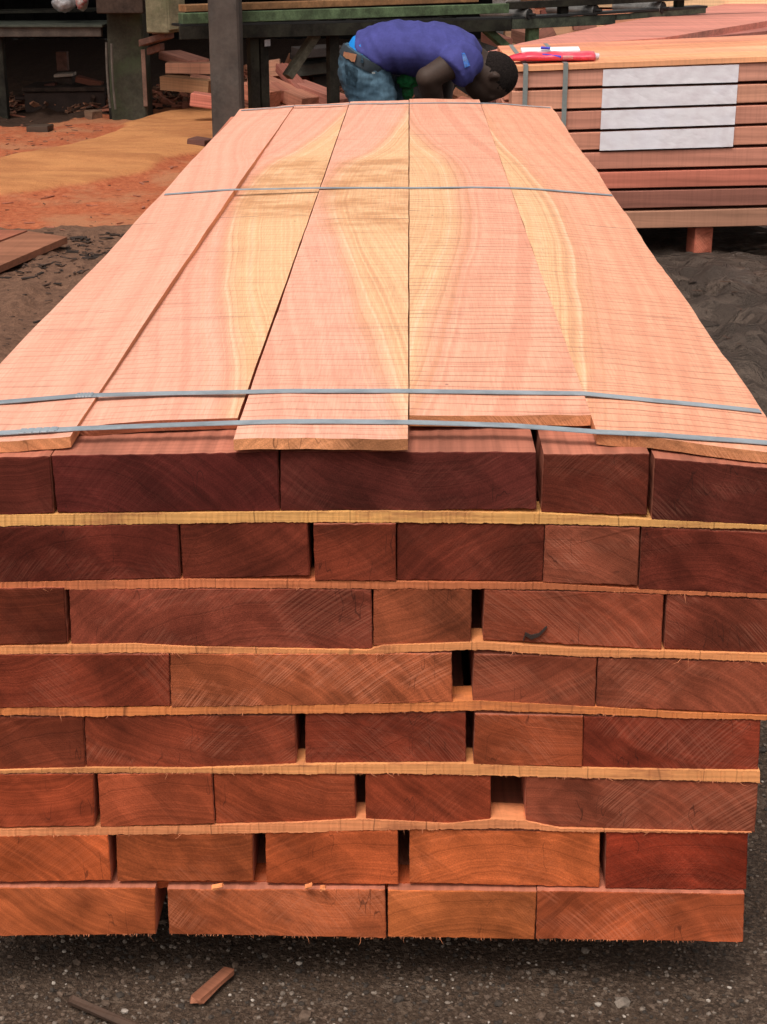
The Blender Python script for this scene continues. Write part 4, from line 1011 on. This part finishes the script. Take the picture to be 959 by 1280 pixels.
person()

# ------------------------------------------------------------------ posts and sawmill structure behind
def slab(bm, p, q, h, d, rot_extra=None):
    """bar from p to q (its top front edge line), h down, d deep away from the viewer"""
    p = Vector(p); q = Vector(q); up = Vector((0, 0, -h)); t = (q-p).normalized(); dp = Vector((-t.y, t.x, 0)).normalized()*d
    vs = [bm.verts.new(v) for v in (p, q, q+up, p+up, p+dp, q+dp, q+up+dp, p+up+dp)]
    for f in ((0, 1, 2, 3), (5, 4, 7, 6), (0, 4, 5, 1), (3, 2, 6, 7), (0, 3, 7, 4), (1, 5, 6, 2)): bm.faces.new([vs[i] for i in f])
def part_bar(name, parent, mat, segs, bevel=0.004, color=None, kind=None):
    bm = bmesh.new()
    for s_ in segs: slab(bm, *s_)
    bmesh.ops.recalc_face_normals(bm, faces=bm.faces)
    if bevel: bmesh.ops.bevel(bm, geom=bm.edges[:], offset=bevel, segments=1, affect='EDGES')
    c = sum((v.co for v in bm.verts), Vector())/len(bm.verts)
    for v in bm.verts: v.co -= c
    o = link(name, bm_mesh(name, bm), mat, parent, c, color)
    return o
def rough_post(name, label, pxl, pxr, Y, ztop, mat, depth, cat='post', taper=0.0, lump=0.006, dz=0.0):
    xl = onY(pxl, 100, Y).x; xr = onY(pxr, 100, Y).x; w_ = xr-xl; cx = (xl+xr)/2; bm = bmesh.new(); n = 30; rings = []
    zb = gz(cx, Y)-0.12
    for i in range(n+1):
        z = zb+(ztop-zb)*i/n; k = 1+taper*(1-i/n); ring = []
        c_ = 0.014
        for (sx, sy) in ((-1, -1), (1, -1), (1, 1), (-1, 1)):
            for (ex, ey) in (((-sx*c_, 0), (0, -sy*c_)) if (sx*sy > 0) == (sy < 0) else ((0, -sy*c_), (-sx*c_, 0))):
                ring.append(bm.verts.new((sx*w_/2*k+ex+nz(z*3, sx*3, sy)*lump, sy*depth/2*k+ey+nz(z*3+9, sx, sy*3)*lump, z)))
        cy = sum((v.co for v in ring), Vector())/8
        ring.sort(key=lambda v: math.atan2(v.co.y-cy.y, v.co.x-cy.x)); rings.append(ring)
    for i in range(n):
        for k in range(8): bm.faces.new((rings[i][k], rings[i][(k+1) % 8], rings[i+1][(k+1) % 8], rings[i+1][k]))
    bm.faces.new(rings[0][::-1]); bm.faces.new(rings[-1])
    o = link(name, bm_mesh(name, bm), mat, None, (cx, Y+depth/2, 0)); return tag(o, label, cat)
YP = 8.25
rough_post('square_post', 'plain grey brown square post rising just behind the left far corner of the near pack', 263, 301, YP, 3.55, POST_MAT, 0.22, lump=0.003)
big = rough_post('timber_post', 'thick mossy timber post standing in the sawdust with a lichen covered box fixed to it', 138, 181, 10.35, 3.5, MOSS_POST, 0.30, taper=0.04, lump=0.012)
# boxing and brackets on the big post
def bar_px(a, b, Ya, Yb, h, d): return (onY(a[0], a[1], Ya), onY(b[0], b[1], Yb), h, d)
SC = 155.0
def hpx(n, Y): return n*(Y+1.9)*0.96/F_PX
mo = Vector((big.location))
boxr = part_bar('cladding_box', big, GREY_BOX, [bar_px((178,-60),(206,-60), 10.0, 9.95, hpx(96, 10), 0.25), bar_px((206.6,-60),(229,-62), 9.952, 10.05, hpx(93, 10), 0.22)], 0.008)
part_bar('cap_beam', big, DARK_WOOD, [bar_px((118,-30),(177,-30), 10.15, 10.15, hpx(45, 10), 0.16)], 0.006)
part_bar('bracket', big, RUSTRED, [bar_px((173,50),(206,40), 10.2, 10.05, hpx(8, 10), 0.10), bar_px((190,37),(215,35), 10.1, 10.1, hpx(6, 10), 0.08), bar_px((183,60),(200,54), 10.25, 10.2, hpx(9, 10), 0.06)], 0.003)
part_bar('cover_strip', big, mat_simple('pinkish_strip', (0.16, 0.09, 0.065), 0.8), [bar_px((176,62),(181,62), 10.33, 10.33, hpx(70, 10.3), 0.02)], 0.002)

# left bench of the mill
bench = empty('mill_bench', (onY(60, 40, 10.4).x, 10.6, 0), 'long dark bench with a greenish top on the left, deep shade beneath it', 'bench')
part_bar('top_board', bench, mat_simple('greenish_bench_top', (0.045, 0.050, 0.038), 0.8, 0, 0.3), [(onY(-160,31,10.3), onY(128,31,10.3), 0.02, 0.55)])
part_bar('front_beam', bench, mat_simple('brown_bench_beam', (0.060, 0.045, 0.036), 0.8, 0, 0.3), [bar_px((-160,34.5),(126,33.5), 10.32, 10.32, hpx(12, 10.3), 0.08)])
part_bar('shelf_rail', bench, DARK_STEEL, [bar_px((-160,17),(115,12), 10.7, 10.7, hpx(3, 10.7), 0.30)], 0.002)
part_bar('leg', bench, DARK_STEEL, [bar_px((-12,46),(2,46), 10.4, 10.4, 0.72, 0.08)])
part_bar('leg', bench, DARK_STEEL, [bar_px((131,50),(137,50), 10.4, 10.4, 0.70, 0.08)])
for k, (a, b2) in enumerate(((133,53),(137.5,54.5))): 
    bm = bmesh.new(); pts = [onY(a+t*t*5+k*2, b2+t*82, 10.25) for t in np.linspace(0, 1, 12)]; c = pts[0].copy()
    for i in range(11): add_cyl(bm, pts[i]-c, pts[i+1]-c, 0.009, n=8)
    o = link('drive_belt', bm_mesh('drive_belt', bm), mat_simple('worn_belt', (0.09, 0.075, 0.062), 0.7), bench, c)
bx = empty('bag', onY(85, 12, 10.55), 'white plastic bag with a red print lying on the left bench, cut by the frame', 'bag')
def bag(px, py, w_, h, mat, name, parent, dy=0):
    c = onY(px, py, 10.5+dy); bm = bmesh.new(); ball(bm, Vector(), (w_, 0.09, h)); me = remeshed(name, bm, 0.012, 1, 0.016, 16); link(name, me, mat, parent, c, smooth=True)
bag(80, 3, 0.085, 0.062, mat_simple('white_poly', (0.36, 0.35, 0.36), 0.5), 'bag_body', bx); bag(103, 1, 0.040, 0.062, mat_simple('white_printed_poly', (0.42, 0.40, 0.38), 0.5, 0, 0.1, 30, second=(0.42, 0.05, 0.05), amt=0.8), 'printed_side', bx, -0.03)

# saw carriage base (dark box) and its timbers under the bench
base = empty('carriage_base', (onY(80, 130, 10.9).x, 11.1, 0), 'dark low timber box with a brown top board under the left bench', 'machine base')
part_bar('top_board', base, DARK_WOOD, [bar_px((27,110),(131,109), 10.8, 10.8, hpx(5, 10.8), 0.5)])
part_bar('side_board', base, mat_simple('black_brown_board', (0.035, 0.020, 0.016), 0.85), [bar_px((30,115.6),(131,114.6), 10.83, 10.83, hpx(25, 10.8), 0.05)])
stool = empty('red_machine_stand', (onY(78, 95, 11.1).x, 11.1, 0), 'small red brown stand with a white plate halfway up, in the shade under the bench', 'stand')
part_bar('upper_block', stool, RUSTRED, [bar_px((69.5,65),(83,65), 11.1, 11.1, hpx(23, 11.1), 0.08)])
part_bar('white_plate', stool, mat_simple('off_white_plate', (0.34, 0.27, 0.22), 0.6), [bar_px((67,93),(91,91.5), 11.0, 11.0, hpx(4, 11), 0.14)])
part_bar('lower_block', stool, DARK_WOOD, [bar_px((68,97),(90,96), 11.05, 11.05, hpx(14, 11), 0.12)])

# shed over the mill: out-of-frame roof added to shade it, back wall as dark backdrop
shed = empty('sawmill_shed', (-6, 14, 0), 'dark open sawmill shed behind everything, unseen top added for shade, boarded back wall as dark backdrop', 'shed')
def shed_box(name, c, s, mat): 
    return link(name, box_mesh(name, s, 0.0), mat, shed, c)
shed_box('shade_roof', (-6.6, 14.0, 3.62), (15.0, 10.4, 0.10), SHED)
for k in range(46):
    x = -14+k*0.33; link('wall_board', bpy.data.meshes.get('wall_board') or box_mesh('wall_board', (0.35, 0.03, 3.5), 0.004), SHED, shed, (x, 18.5+0.034*(k % 2), 1.75))  # near-black backdrop boards for the deep shade inside the shed
shed_box('side_wall', (-14.2, 13.5, 1.75), (0.1, 10.0, 3.5), SHED)

# roller conveyor -------------------------------------------------------
CY0, CY1 = 8.6, 10.6
def cpt(px, py):   # the conveyor runs slightly away to the right
    t = (px-300)/580.0; Y = CY0+(CY1-CY0)*t; return onY(px, py, Y)
conv = empty('roller_conveyor', (cpt(560, 100).x, 9.6, 0), 'long steel roller conveyor with a green side beam, crossing behind the bent person', 'conveyor')
def cbar(a, b, hp, d): 
    p = cpt(*a); q = cpt(*b); return (p, q, hpx(hp, (p.y+q.y)/2), d)
part_bar('lower_rail', conv, DARK_STEEL, [cbar((225,33),(640,24), 15, 0.02), ], 0.002)
part_bar('lower_rail', conv, mat_simple('mossy_rail', (0.040, 0.045, 0.030), 0.7, 0, 0.5, 14), [cbar((641,24),(770,18), 12, 0.02), (cpt(771, 18), cpt(883, 9.5), hpx(7, 10.2), 0.02)], 0.002)
part_bar('rail_flange', conv, mat_simple('flange_black', (0.012, 0.012, 0.012), 0.5), [cbar((225,30),(640,21.5), 3, 0.12), cbar((641,21.5),(885,7), 3, 0.12)], 0.002)
part_bar('side_beam', conv, GREEN_BEAM, [cbar((228,17),(637,4.5), 12, 0.06)], 0.003)
part_bar('deck_board', conv, mat_simple('pale_dirty_board', (0.20, 0.16, 0.12), 0.8), [cbar((320,29),(420,27), 3, 0.5)], 0.002)
part_bar('upper_rail', conv, DARK_STEEL, [cbar((638,3),(960,-13), 8, 0.06)], 0.002)
part_bar('timber_rail', conv, ORANGE_PLANK, [(cpt(228, 8)+Vector((0, 0.15, 0)), cpt(600, -4)+Vector((0, 0.15, 0)), hpx(8, 9), 0.10)], 0.003)
for (a, b2, h) in ((333,27,5),(420,25,5),(446,24,5),(558,22,5)):
    part_bar('spacer', conv, DARK_STEEL, [cbar((a,b2),(a+13,b2-0.3), h, 0.10)], 0.002)
for (a, b2, wd, h) in ((312,46,11,95),(325,46,10,95),(662,33,13,60),(702,6,10,17),(848,1,9,14),(412,45,12,90)):
    part_bar('leg', conv, DARK_STEEL if a != 662 else GREEN_BEAM, [(cpt(a, b2)+Vector((0, 0.04, 0)), cpt(a+wd, b2)+Vector((0, 0.04, 0)), hpx(h, 9.3), 0.05)], 0.002)
def diag(pa, pb, wpx, mat, name='brace', dy=0.1):
    a = cpt(*pa)+Vector((0, dy, 0)); b2 = cpt(*pb)+Vector((0, dy, 0)); c = (a+b2)/2; d = b2-a; bm = bmesh.new(); add_box(bm, (0, 0, 0), (hpx(wpx, 9), 0.05, d.length), d.to_track_quat('Z', 'Y').to_matrix(), 0.003)
    link(name, bm_mesh(name, bm), mat, conv, c)
diag((394,44), (358,98), 14, GREY_WOOD); diag((606,36), (636,62), 13, GREEN_BEAM); 
for (a, b2, r_) in ((662,18,7.0),(745,13,7.0),(829,10,7.5)):
    c = cpt(a, b2); rr = hpx(r_, c.y); bm = bmesh.new()
    ro = empty('roller', c); ro.parent = conv; ro.location = c-world_loc(conv)
    dirv = Vector((-0.75, 0.66, 0.0)).normalized()
    add_cyl(bm, (0, 0, 0), dirv*0.42, rr, n=20, caps=False); link('roller_shell', bm_mesh('roller_shell', bm), ROLLER, ro, c, smooth=True)
    bm = bmesh.new(); add_cyl(bm, dirv*-0.004, dirv*0.01, rr*0.86, n=20); add_cyl(bm, dirv*-0.05, dirv*0, rr*0.25, n=10)
    link('roller_end', bm_mesh('roller_end', bm), mat_simple('roller_cap', (0.012, 0.011, 0.011), 0.6), ro, c)
part_bar('label_tag', conv, mat_simple('grey_tag', (0.28, 0.27, 0.28), 0.5), [cbar((331,50),(338,49), 8, 0.005)], 0.0)

# grey boards stacked in the dark under the conveyor
for k, (a, b2, h, cc) in enumerate((((376,62),(432,58),11,(0.030,0.022,0.020)), ((372,82),(436,74),14,(0.05,0.047,0.038)), ((392,96),(452,92),14,(0.022,0.018,0.016)), ((372,70),(434,68),8,(0.02,0.016,0.014)))):
    p, q = onY(*a, 10.1+0.1*k), onY(*b2, 10.2+0.1*k)
    o = part_bar('dark_board', None, mat_simple('shaded_board', cc, 0.85), [(p, q, hpx(h, 10.2), 0.3)], 0.004); tag(o, ('short dark board, topmost left of the jeans', 'grey green board end left of the jeans, under the darker ones', 'blackish board lowest beside the jeans', 'thin dark board between two greyer ones left of the jeans')[k], 'board')

# ------------------------------------------------------------------ offcuts lying in heaps
def bar_between(name, a, b, th, wd, color, label, cat='offcut', group=None, roll=0.0, ext=None):
    """squared offcut from point a to point b; th = height in picture, wd = depth"""
    a = Vector(a); b = Vector(b); c = (a+b)/2; d = b-a; bm = bmesh.new()
    q = d.to_track_quat('Y', 'Z').to_matrix() @ Matrix.Rotation(roll, 3, 'Y')
    add_box(bm, (0, 0, 0), (wd, d.length, th), None, 0.004)
    for f in bm.faces: f.material_index = 1 if abs(f.normal.y) > 0.8 else 0
    for v in bm.verts: v.co += Vector([random.uniform(-1, 1)*0.003 for _ in range(3)])
    o = link(name, bm_mesh(name, bm), [SIDE, END], None, c, color); o.rotation_euler = q.to_euler(); return tag(o, label, cat, group)
A = 1.05
OC = [ # pixel a, pixel b, Ya, Yb, thickness px, depth m, sRGB, label
 ((352,84),(381,118),10.3,9.9,11,0.10,(178,98,78),'reddish offcut leaning steeply, its end up, right of the square post'),
 ((330,86),(351,84),10.6,10.6,19,0.10,(222,150,112),'pale orange block end standing behind the steep leaning offcut'),
 ((320,100),(388,130),10.2,9.7,16,0.16,(190,116,86),'broad orange brown offcut sloping down behind the far edge of the near pack'),
 ((306,112),(344,124),9.9,9.7,20,0.12,(186,108,76),'orange block with a split end touching the right side of the square post'),
 ((364,101),(385,101),10.5,10.4,11,0.15,(150,82,66),'short red brown block behind the heap, left of the jeans'),
 ((372,107),(432,130),10.1,9.6,14,0.14,(176,104,84),'long pinkish offcut sloping down to the right beside the jeans'),
 ((338,110),(352,120),10.0,9.8,14,0.12,(170,96,72),'small orange wedge lying under the steep leaning offcut'),
 ((212,68),(248,79),10.9,10.6,9,0.20,(186,118,96),'pinkish plank leaning uppermost on the pale boards left of the square post'),
 ((209,84),(268,84),10.6,10.6,13,0.22,(206,136,100),'pale orange squared board second from the top left of the square post'),
 ((208,102),(268,108),10.5,10.4,17,0.25,(158,110,68),'ochre waney board under the pale orange one left of the square post'),
 ((240,96),(266,101),10.48,10.45,8,0.10,(190,122,92),'thin pale wedge between the ochre board and the pale board'),
 ((240,123),(270,127),9.9,9.9,16,0.16,(196,104,80),'pink red block lying on the sawdust against the square post'),
 ((240,173),(262,176),8.6,8.6,8,0.12,(110,66,56),'dark brown offcut half sunk in sawdust, left of the base of the square post'),
 ((37,160),(64,160),9.4,9.4,9,0.14,(74,56,44),'dark mouldy block lying before the debris bank on the left'),
 ((112,140),(122,143),10.3,10.3,11,0.10,(120,88,66),'small pale brown block standing against the left foot of the mossy post'),
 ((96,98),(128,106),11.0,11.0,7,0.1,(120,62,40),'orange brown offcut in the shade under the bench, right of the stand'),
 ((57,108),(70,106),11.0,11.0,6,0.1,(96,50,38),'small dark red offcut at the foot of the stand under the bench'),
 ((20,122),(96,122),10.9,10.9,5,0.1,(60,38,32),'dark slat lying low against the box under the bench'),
 ((604,112),(640,108),6.9,6.9,9,0.2,(150,76,60),'red brown board end behind the bent head, beside the right hand pack'),
 ((600,122),(644,119),6.6,6.6,9,0.2,(120,62,52),'darker board end below the bent head, just above the near pack'),
 ((610,46),(632,54),11.6,11.2,12,0.12,(196,116,92),'tilted pinkish block below the conveyor, above the bent head'),
 ((646,44),(666,50),11.8,11.6,16,0.12,(218,142,112),'pale block end below the conveyor, left of its green leg'),
 ((672,48),(692,36),11.8,11.8,14,0.12,(206,128,104),'pale pointed offcut below the conveyor, right of its green leg'),
 ((640,12),(668,11),12.2,12.2,16,0.12,(214,138,108),'pale block showing behind the first roller'),
 ((676,18),(694,15),12.1,12.1,10,0.12,(160,84,68),'red brown offcut between the first two rollers'),
 ((704,12),(735,11),12.4,12.4,12,0.12,(214,140,108),'light offcut behind the second roller'),
 ((770,7),(818,5),12.6,12.6,10,0.14,(222,150,118),'light board end behind the third roller'),
 ((716,34),(745,31),12.1,12.1,7,0.12,(196,118,96),'pinkish slat lying below the conveyor between the second and third roller'),
]
for a, b2, Ya, Yb, thp, dpt, c, lab in OC:
    m_ = sum(lin(*c))/3; col = tuple((v*0.80+m_*0.20)*0.95 for v in lin(*c))
    pa, pb = onY(*a, Ya), onY(*b2, Yb); th_ = hpx(thp, (Ya+Yb)/2)
    if 'mouldy' in lab or 'half sunk' in lab or 'against the left foot' in lab:      # these lie straight on the ground
        pa, pb = on_ground(a[0], a[1]+thp*0.45), on_ground(b2[0], b2[1]+thp*0.45); pa.z += th_*0.38; pb.z += th_*0.38
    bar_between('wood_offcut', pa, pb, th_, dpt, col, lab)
# support for whatever lies in the air: low dark heap of bark and short ends
def heap(name, cx, cy, rx, ry, h, n, cols, label, seed=1, size=(0.05, 0.16)):
    random.seed(seed); V = []; F = []; mi = []
    for i in range(n):
        a = random.uniform(0, 2*math.pi); r_ = math.sqrt(random.random()); x = cx+rx*r_*math.cos(a); y = cy+ry*r_*math.sin(a)
        z = gz(x, y)+h*(1-r_**1.5)*random.uniform(0.3, 1.0)+0.012
        L = random.uniform(*size); M = Matrix.Translation((x, y, z)) @ Matrix.Rotation(random.uniform(0, 6.28), 4, 'Z') @ Matrix.Rotation(random.gauss(0, 0.3), 4, 'X') @ Matrix.Rotation(random.gauss(0, 0.4), 4, 'Y')
        s = (L*0.28*random.uniform(0.5, 1.3), L, L*random.uniform(0.06, 0.16)); b0 = len(V)
        for (i1, j1, k1) in ((-1,-1,-1),(1,-1,-1),(1,1,-1),(-1,1,-1),(-1,-1,1),(1,-1,1),(1,1,1),(-1,1,1)):
            V.append(M @ Vector((i1*s[0]/2*random.uniform(.7, 1.1), j1*s[1]/2*random.uniform(.85, 1.1), k1*s[2]/2)))
        F += [tuple(b0+q for q in f) for f in ((0,3,2,1),(4,5,6,7),(0,1,5,4),(1,2,6,5),(2,3,7,6),(3,0,4,7))]; m_ = random.randrange(len(cols)); mi += [m_]*6
    c = Vector((cx, cy, gz(cx, cy))); me = mesh(name, [v-c for v in V], F, mi)
    o = link(name, me, cols, None, c); tag(o, label, None, None, 'stuff'); return o
CH = [mat_simple('chip_'+n_, lin(*c), 0.85, 0, 0.25, 20) for n_, c in (('dark', (70,50,40)), ('brown', (120,84,66)), ('red', (150,92,72)), ('pale', (176,120,92)), ('black', (44,32,26)))]
h1 = on_ground(216, 131); heap('bark_heap', h1.x, h1.y, 0.26, 0.35, 0.16, 230, [CH[0], CH[1], CH[2], CH[0], CH[1]], 'heap of dark bark strips and splinters right of the mossy post', 3)
for k, (px, py, rx, ry, h, n) in enumerate(((60,135,0.75,0.30,0.10,260), (130,138,0.30,0.25,0.12,110), (-60,142,0.5,0.4,0.10,120), (185,132,0.12,0.2,0.10,50), (250,118,0.25,0.4,0.22,90))):
    p = on_ground(px, py); heap('debris_bank', p.x, p.y, rx, ry, h, n, [CH[1], CH[2], CH[0], CH[3]][:4], 'bank of broken slats and bark along the foot of the mill', 20+k)
p = on_ground(350, 131); heap('debris_bank', p.x, p.y+0.3, 1.0, 0.8, 0.34, 420, [CH[2], CH[3], CH[1], CH[2]], 'jumbled wood scraps under the offcuts behind the near pack', 31, (0.08, 0.3))
p = on_ground(640, 118); heap('debris_bank', 1.6, 9.8, 1.6, 1.0, 0.5, 420, [CH[2], CH[3], CH[1]], 'jumbled pale scraps under the conveyor on the right', 33, (0.12, 0.4))
def scatter(name, poly, n, cols, label, seed, size):
    random.seed(seed); V = []; F = []; mi = []; xs_ = [q[0] for q in poly]; ys_ = [q[1] for q in poly]; cnt = 0; tries = 0
    while cnt < n and tries < n*20:
        tries += 1; px = random.uniform(min(xs_), max(xs_)); py = random.uniform(min(ys_), max(ys_))
        if not in_poly(np.array([px]), np.array([py]), poly)[0]: continue
        p = on_ground(px, py); cnt += 1; L = random.uniform(*size)*random.choice((0.5, 0.7, 1, 1.3)); M = Matrix.Translation((p.x, p.y, p.z+0.004)) @ Matrix.Rotation(random.uniform(0, 6.28), 4, 'Z') @ Matrix.Rotation(random.gauss(0, 0.15), 4, 'Y'); b0 = len(V)
        s = (L*random.uniform(0.15, 0.4), L, L*0.09)
        for (i1, j1, k1) in ((-1,-1,-1),(1,-1,-1),(1,1,-1),(-1,1,-1),(-1,-1,1),(1,-1,1),(1,1,1),(-1,1,1)):
            V.append(M @ Vector((i1*s[0]/2*random.uniform(.5, 1.1), j1*s[1]/2*random.uniform(.7, 1.1), k1*s[2]/2)))
        F += [tuple(b0+q for q in f) for f in ((0,3,2,1),(4,5,6,7),(0,1,5,4),(1,2,6,5),(2,3,7,6),(3,0,4,7))]; mi += [random.randrange(len(cols))]*6
    o = link(name, mesh(name, V, F, mi), cols); tag(o, label, None, None, 'stuff')
scatter('bark_chips', [(60,292),(190,287),(160,320),(110,330),(20,352),(-20,350)], 230, [CH[0], CH[4], CH[4]], 'dark bark chips strewn on the mud at the left', 5, (0.02, 0.06))
scatter('bark_chips', [(0,330),(130,325),(60,400),(0,440)], 60, [CH[0], CH[4]], 'sparse dark chips on the brown mud at the left', 6, (0.015, 0.04))
scatter('wood_crumbs', [(0,255),(180,215),(230,200),(240,190),(190,290),(0,288)], 45, [CH[2], CH[0], CH[2]], 'small dark crumbs in the red sawdust', 7, (0.015, 0.05))
scatter('wood_crumbs', [(0,150),(130,145),(150,165),(60,185),(0,200)], 70, [CH[1], CH[2], CH[0]], 'brown crumbs behind the ochre sawdust drift', 8, (0.02, 0.05))
scatter('mud_crumbs', [(830,330),(960,330),(960,480)], 30, [CH[0], CH[4]], 'dark crumbs on the churned mud at the right', 9, (0.015, 0.05))

# two planks on the ground at the left
pl = [((-70,362),(84,296),(36,289),(-70,330),'flat wet brown plank on the mud at the left edge, nearer one of two'), ((-70,326),(34,288),(-4,287),(-70,308),'flat reddish plank at the left edge, farther one of two')]
for i, (a, b2, c_, d_, lab) in enumerate(pl):
    P_ = [onZ(*q, 0.05) for q in (a, b2, c_, d_)]; c = sum(P_, Vector())/4; bm = bmesh.new()
    t_ = [bm.verts.new(q-c) for q in P_]; b_ = [bm.verts.new(q-c-Vector((0, 0, 0.03))) for q in P_]
    bm.faces.new(t_); bm.faces.new(b_[::-1])
    for k in range(4): bm.faces.new((t_[k], b_[k], b_[(k+1) % 4], t_[(k+1) % 4]))
    bmesh.ops.recalc_face_normals(bm, faces=bm.faces)
    o = link('ground_plank', bm_mesh('ground_plank', bm), LONGX, None, c, lin(*((140, 92, 70), (146, 88, 68))[i])); tag(o, lab, 'plank')

# long red boards lying behind the second pack
RB = [ # polygon in pixels (unprojected on height z), z, colour, label
 ([(596,68),(650,54),(760,31),(880,10),(985,-10),(985,22),(830,47),(760,52),(640,66)], 0.74, (182,118,104), 'widest of the long red boards behind the right hand pack, reaching up to the conveyor'),
 ([(830,47.5),(985,20),(985,36),(790,56),(720,60),(700,58)], 0.70, (150,92,82), 'darker red board under the widest one, behind the right hand pack'),
 ([(640,64),(760,52.5),(985,42),(985,56),(642,72)], 0.72, (196,132,108), 'pale orange board edge lying along the back of the right hand pack'),
]
for poly, z, c, lab in RB:
    P_ = [onZ(*q, z) for q in poly]; cc = sum(P_, Vector())/len(P_); bm = bmesh.new(); th = 0.045
    t_ = [bm.verts.new(q-cc) for q in P_]; b_ = [bm.verts.new(q-cc-Vector((0, 0, th))) for q in P_]
    bm.faces.new(t_); bm.faces.new(b_[::-1])
    for k in range(len(t_)): bm.faces.new((t_[k], b_[k], b_[(k+1) % len(t_)], t_[(k+1) % len(t_)]))
    o = link('long_red_board', bm_mesh('long_red_board', bm), LONGX, None, cc, tuple(v*1.25 for v in lin(*c))); tag(o, lab, 'board')
bs = empty('board_stack', (3.4, 12.6, 0), 'pale peach board stack lying beyond the conveyor at the top right', 'board stack')
random.seed(44)
for lay in range(7):
    for k in range(3):
        zc = 0.06+lay*0.13; c_ = random.choice([(226,150,118), (214,134,106), (232,160,124), (190,108,88)])
        long_board('board', 1.05+random.uniform(-.25, .25), 7.5, 12.2+k*0.3, 12.48+k*0.3, zc+0.11, zc+0.11+random.uniform(-.02, .04), zc, zc+random.uniform(-.01, .02), LONGX, bs, tuple(min(0.85, v*1.5) for v in lin(*c_)))
for (x, y, h) in ((1.9, 8.3, 0.62), (3.6, 9.8, 0.64)):
    offcut('board_support', (0.7, 0.12, h), (x, y, h/2), (0, 0, 0.3), lin(110, 62, 50), ('squat timber trestle under the near end of the long red boards', 'squat timber trestle under the far end of the long red boards')[x > 3], 'trestle')

# ------------------------------------------------------------------ foreground ground litter
def gravel():
    random.seed(11); V = []; F = []; mi = []
    ico = bmesh.new(); bmesh.ops.create_icosphere(ico, subdivisions=1, radius=1.0); iv = [v.co.copy() for v in ico.verts]; iff = [tuple(v.index for v in f.verts) for f in ico.faces]; ico.free()
    for i in range(11000):
        x = random.uniform(-0.75, 0.95); y = random.uniform(-0.45, 0.55) if x < 0.47 else random.uniform(-0.4, 1.4); s = abs(random.gauss(0.0010, 0.0012))+0.0011
        if random.random() < 0.03: s *= 2.0
        z = gz(x, y)+s*0.2; rot = Matrix.Rotation(random.uniform(0, 6.28), 3, 'Z'); b0 = len(V); sx, sy, sz = s*random.uniform(.8, 1.5), s*random.uniform(.8, 1.3), s*random.uniform(.5, .9)
        for v in iv: 
            k = random.uniform(0.8, 1.15); V.append(Vector((x, y, z))+rot @ Vector((v.x*sx*k, v.y*sy*k, v.z*sz*k)))
        F += [tuple(b0+q for q in f) for f in iff]; r_ = random.random(); m_ = 0 if r_ < .38 else 1 if r_ < .75 else 2 if r_ < .975 else 3; mi += [m_]*len(iff)
    ms = [mat_simple('stone_'+n_, c, 0.8, 0, 0.3, 90) for n_, c in (('dark', (0.038, 0.028, 0.022)), ('brown', (0.100, 0.066, 0.047)), ('grey', (0.165, 0.130, 0.105)), ('pale', (0.34, 0.29, 0.25)))]
    o = link('gravel', mesh('gravel', V, F, mi), ms); tag(o, 'fine dark gravel and grit on the ground under the near pack', None, None, 'stuff')
gravel()
a, b2 = onZ(244, 1252, 0.012), onZ(288, 1212, 0.012)
o = bar_between('wood_offcut', a, b2, 0.012, 0.022, lin(140, 88, 66), 'small flat brown offcut lying on the dark gravel below the near pack')
a, b2 = onZ(88, 1249, 0.012), onZ(185, 1291, 0.012)
o = bar_between('stick', a, b2, 0.012, 0.012, lin(74, 56, 46), 'thin dark stick lying on the gravel at the bottom left', 'stick')
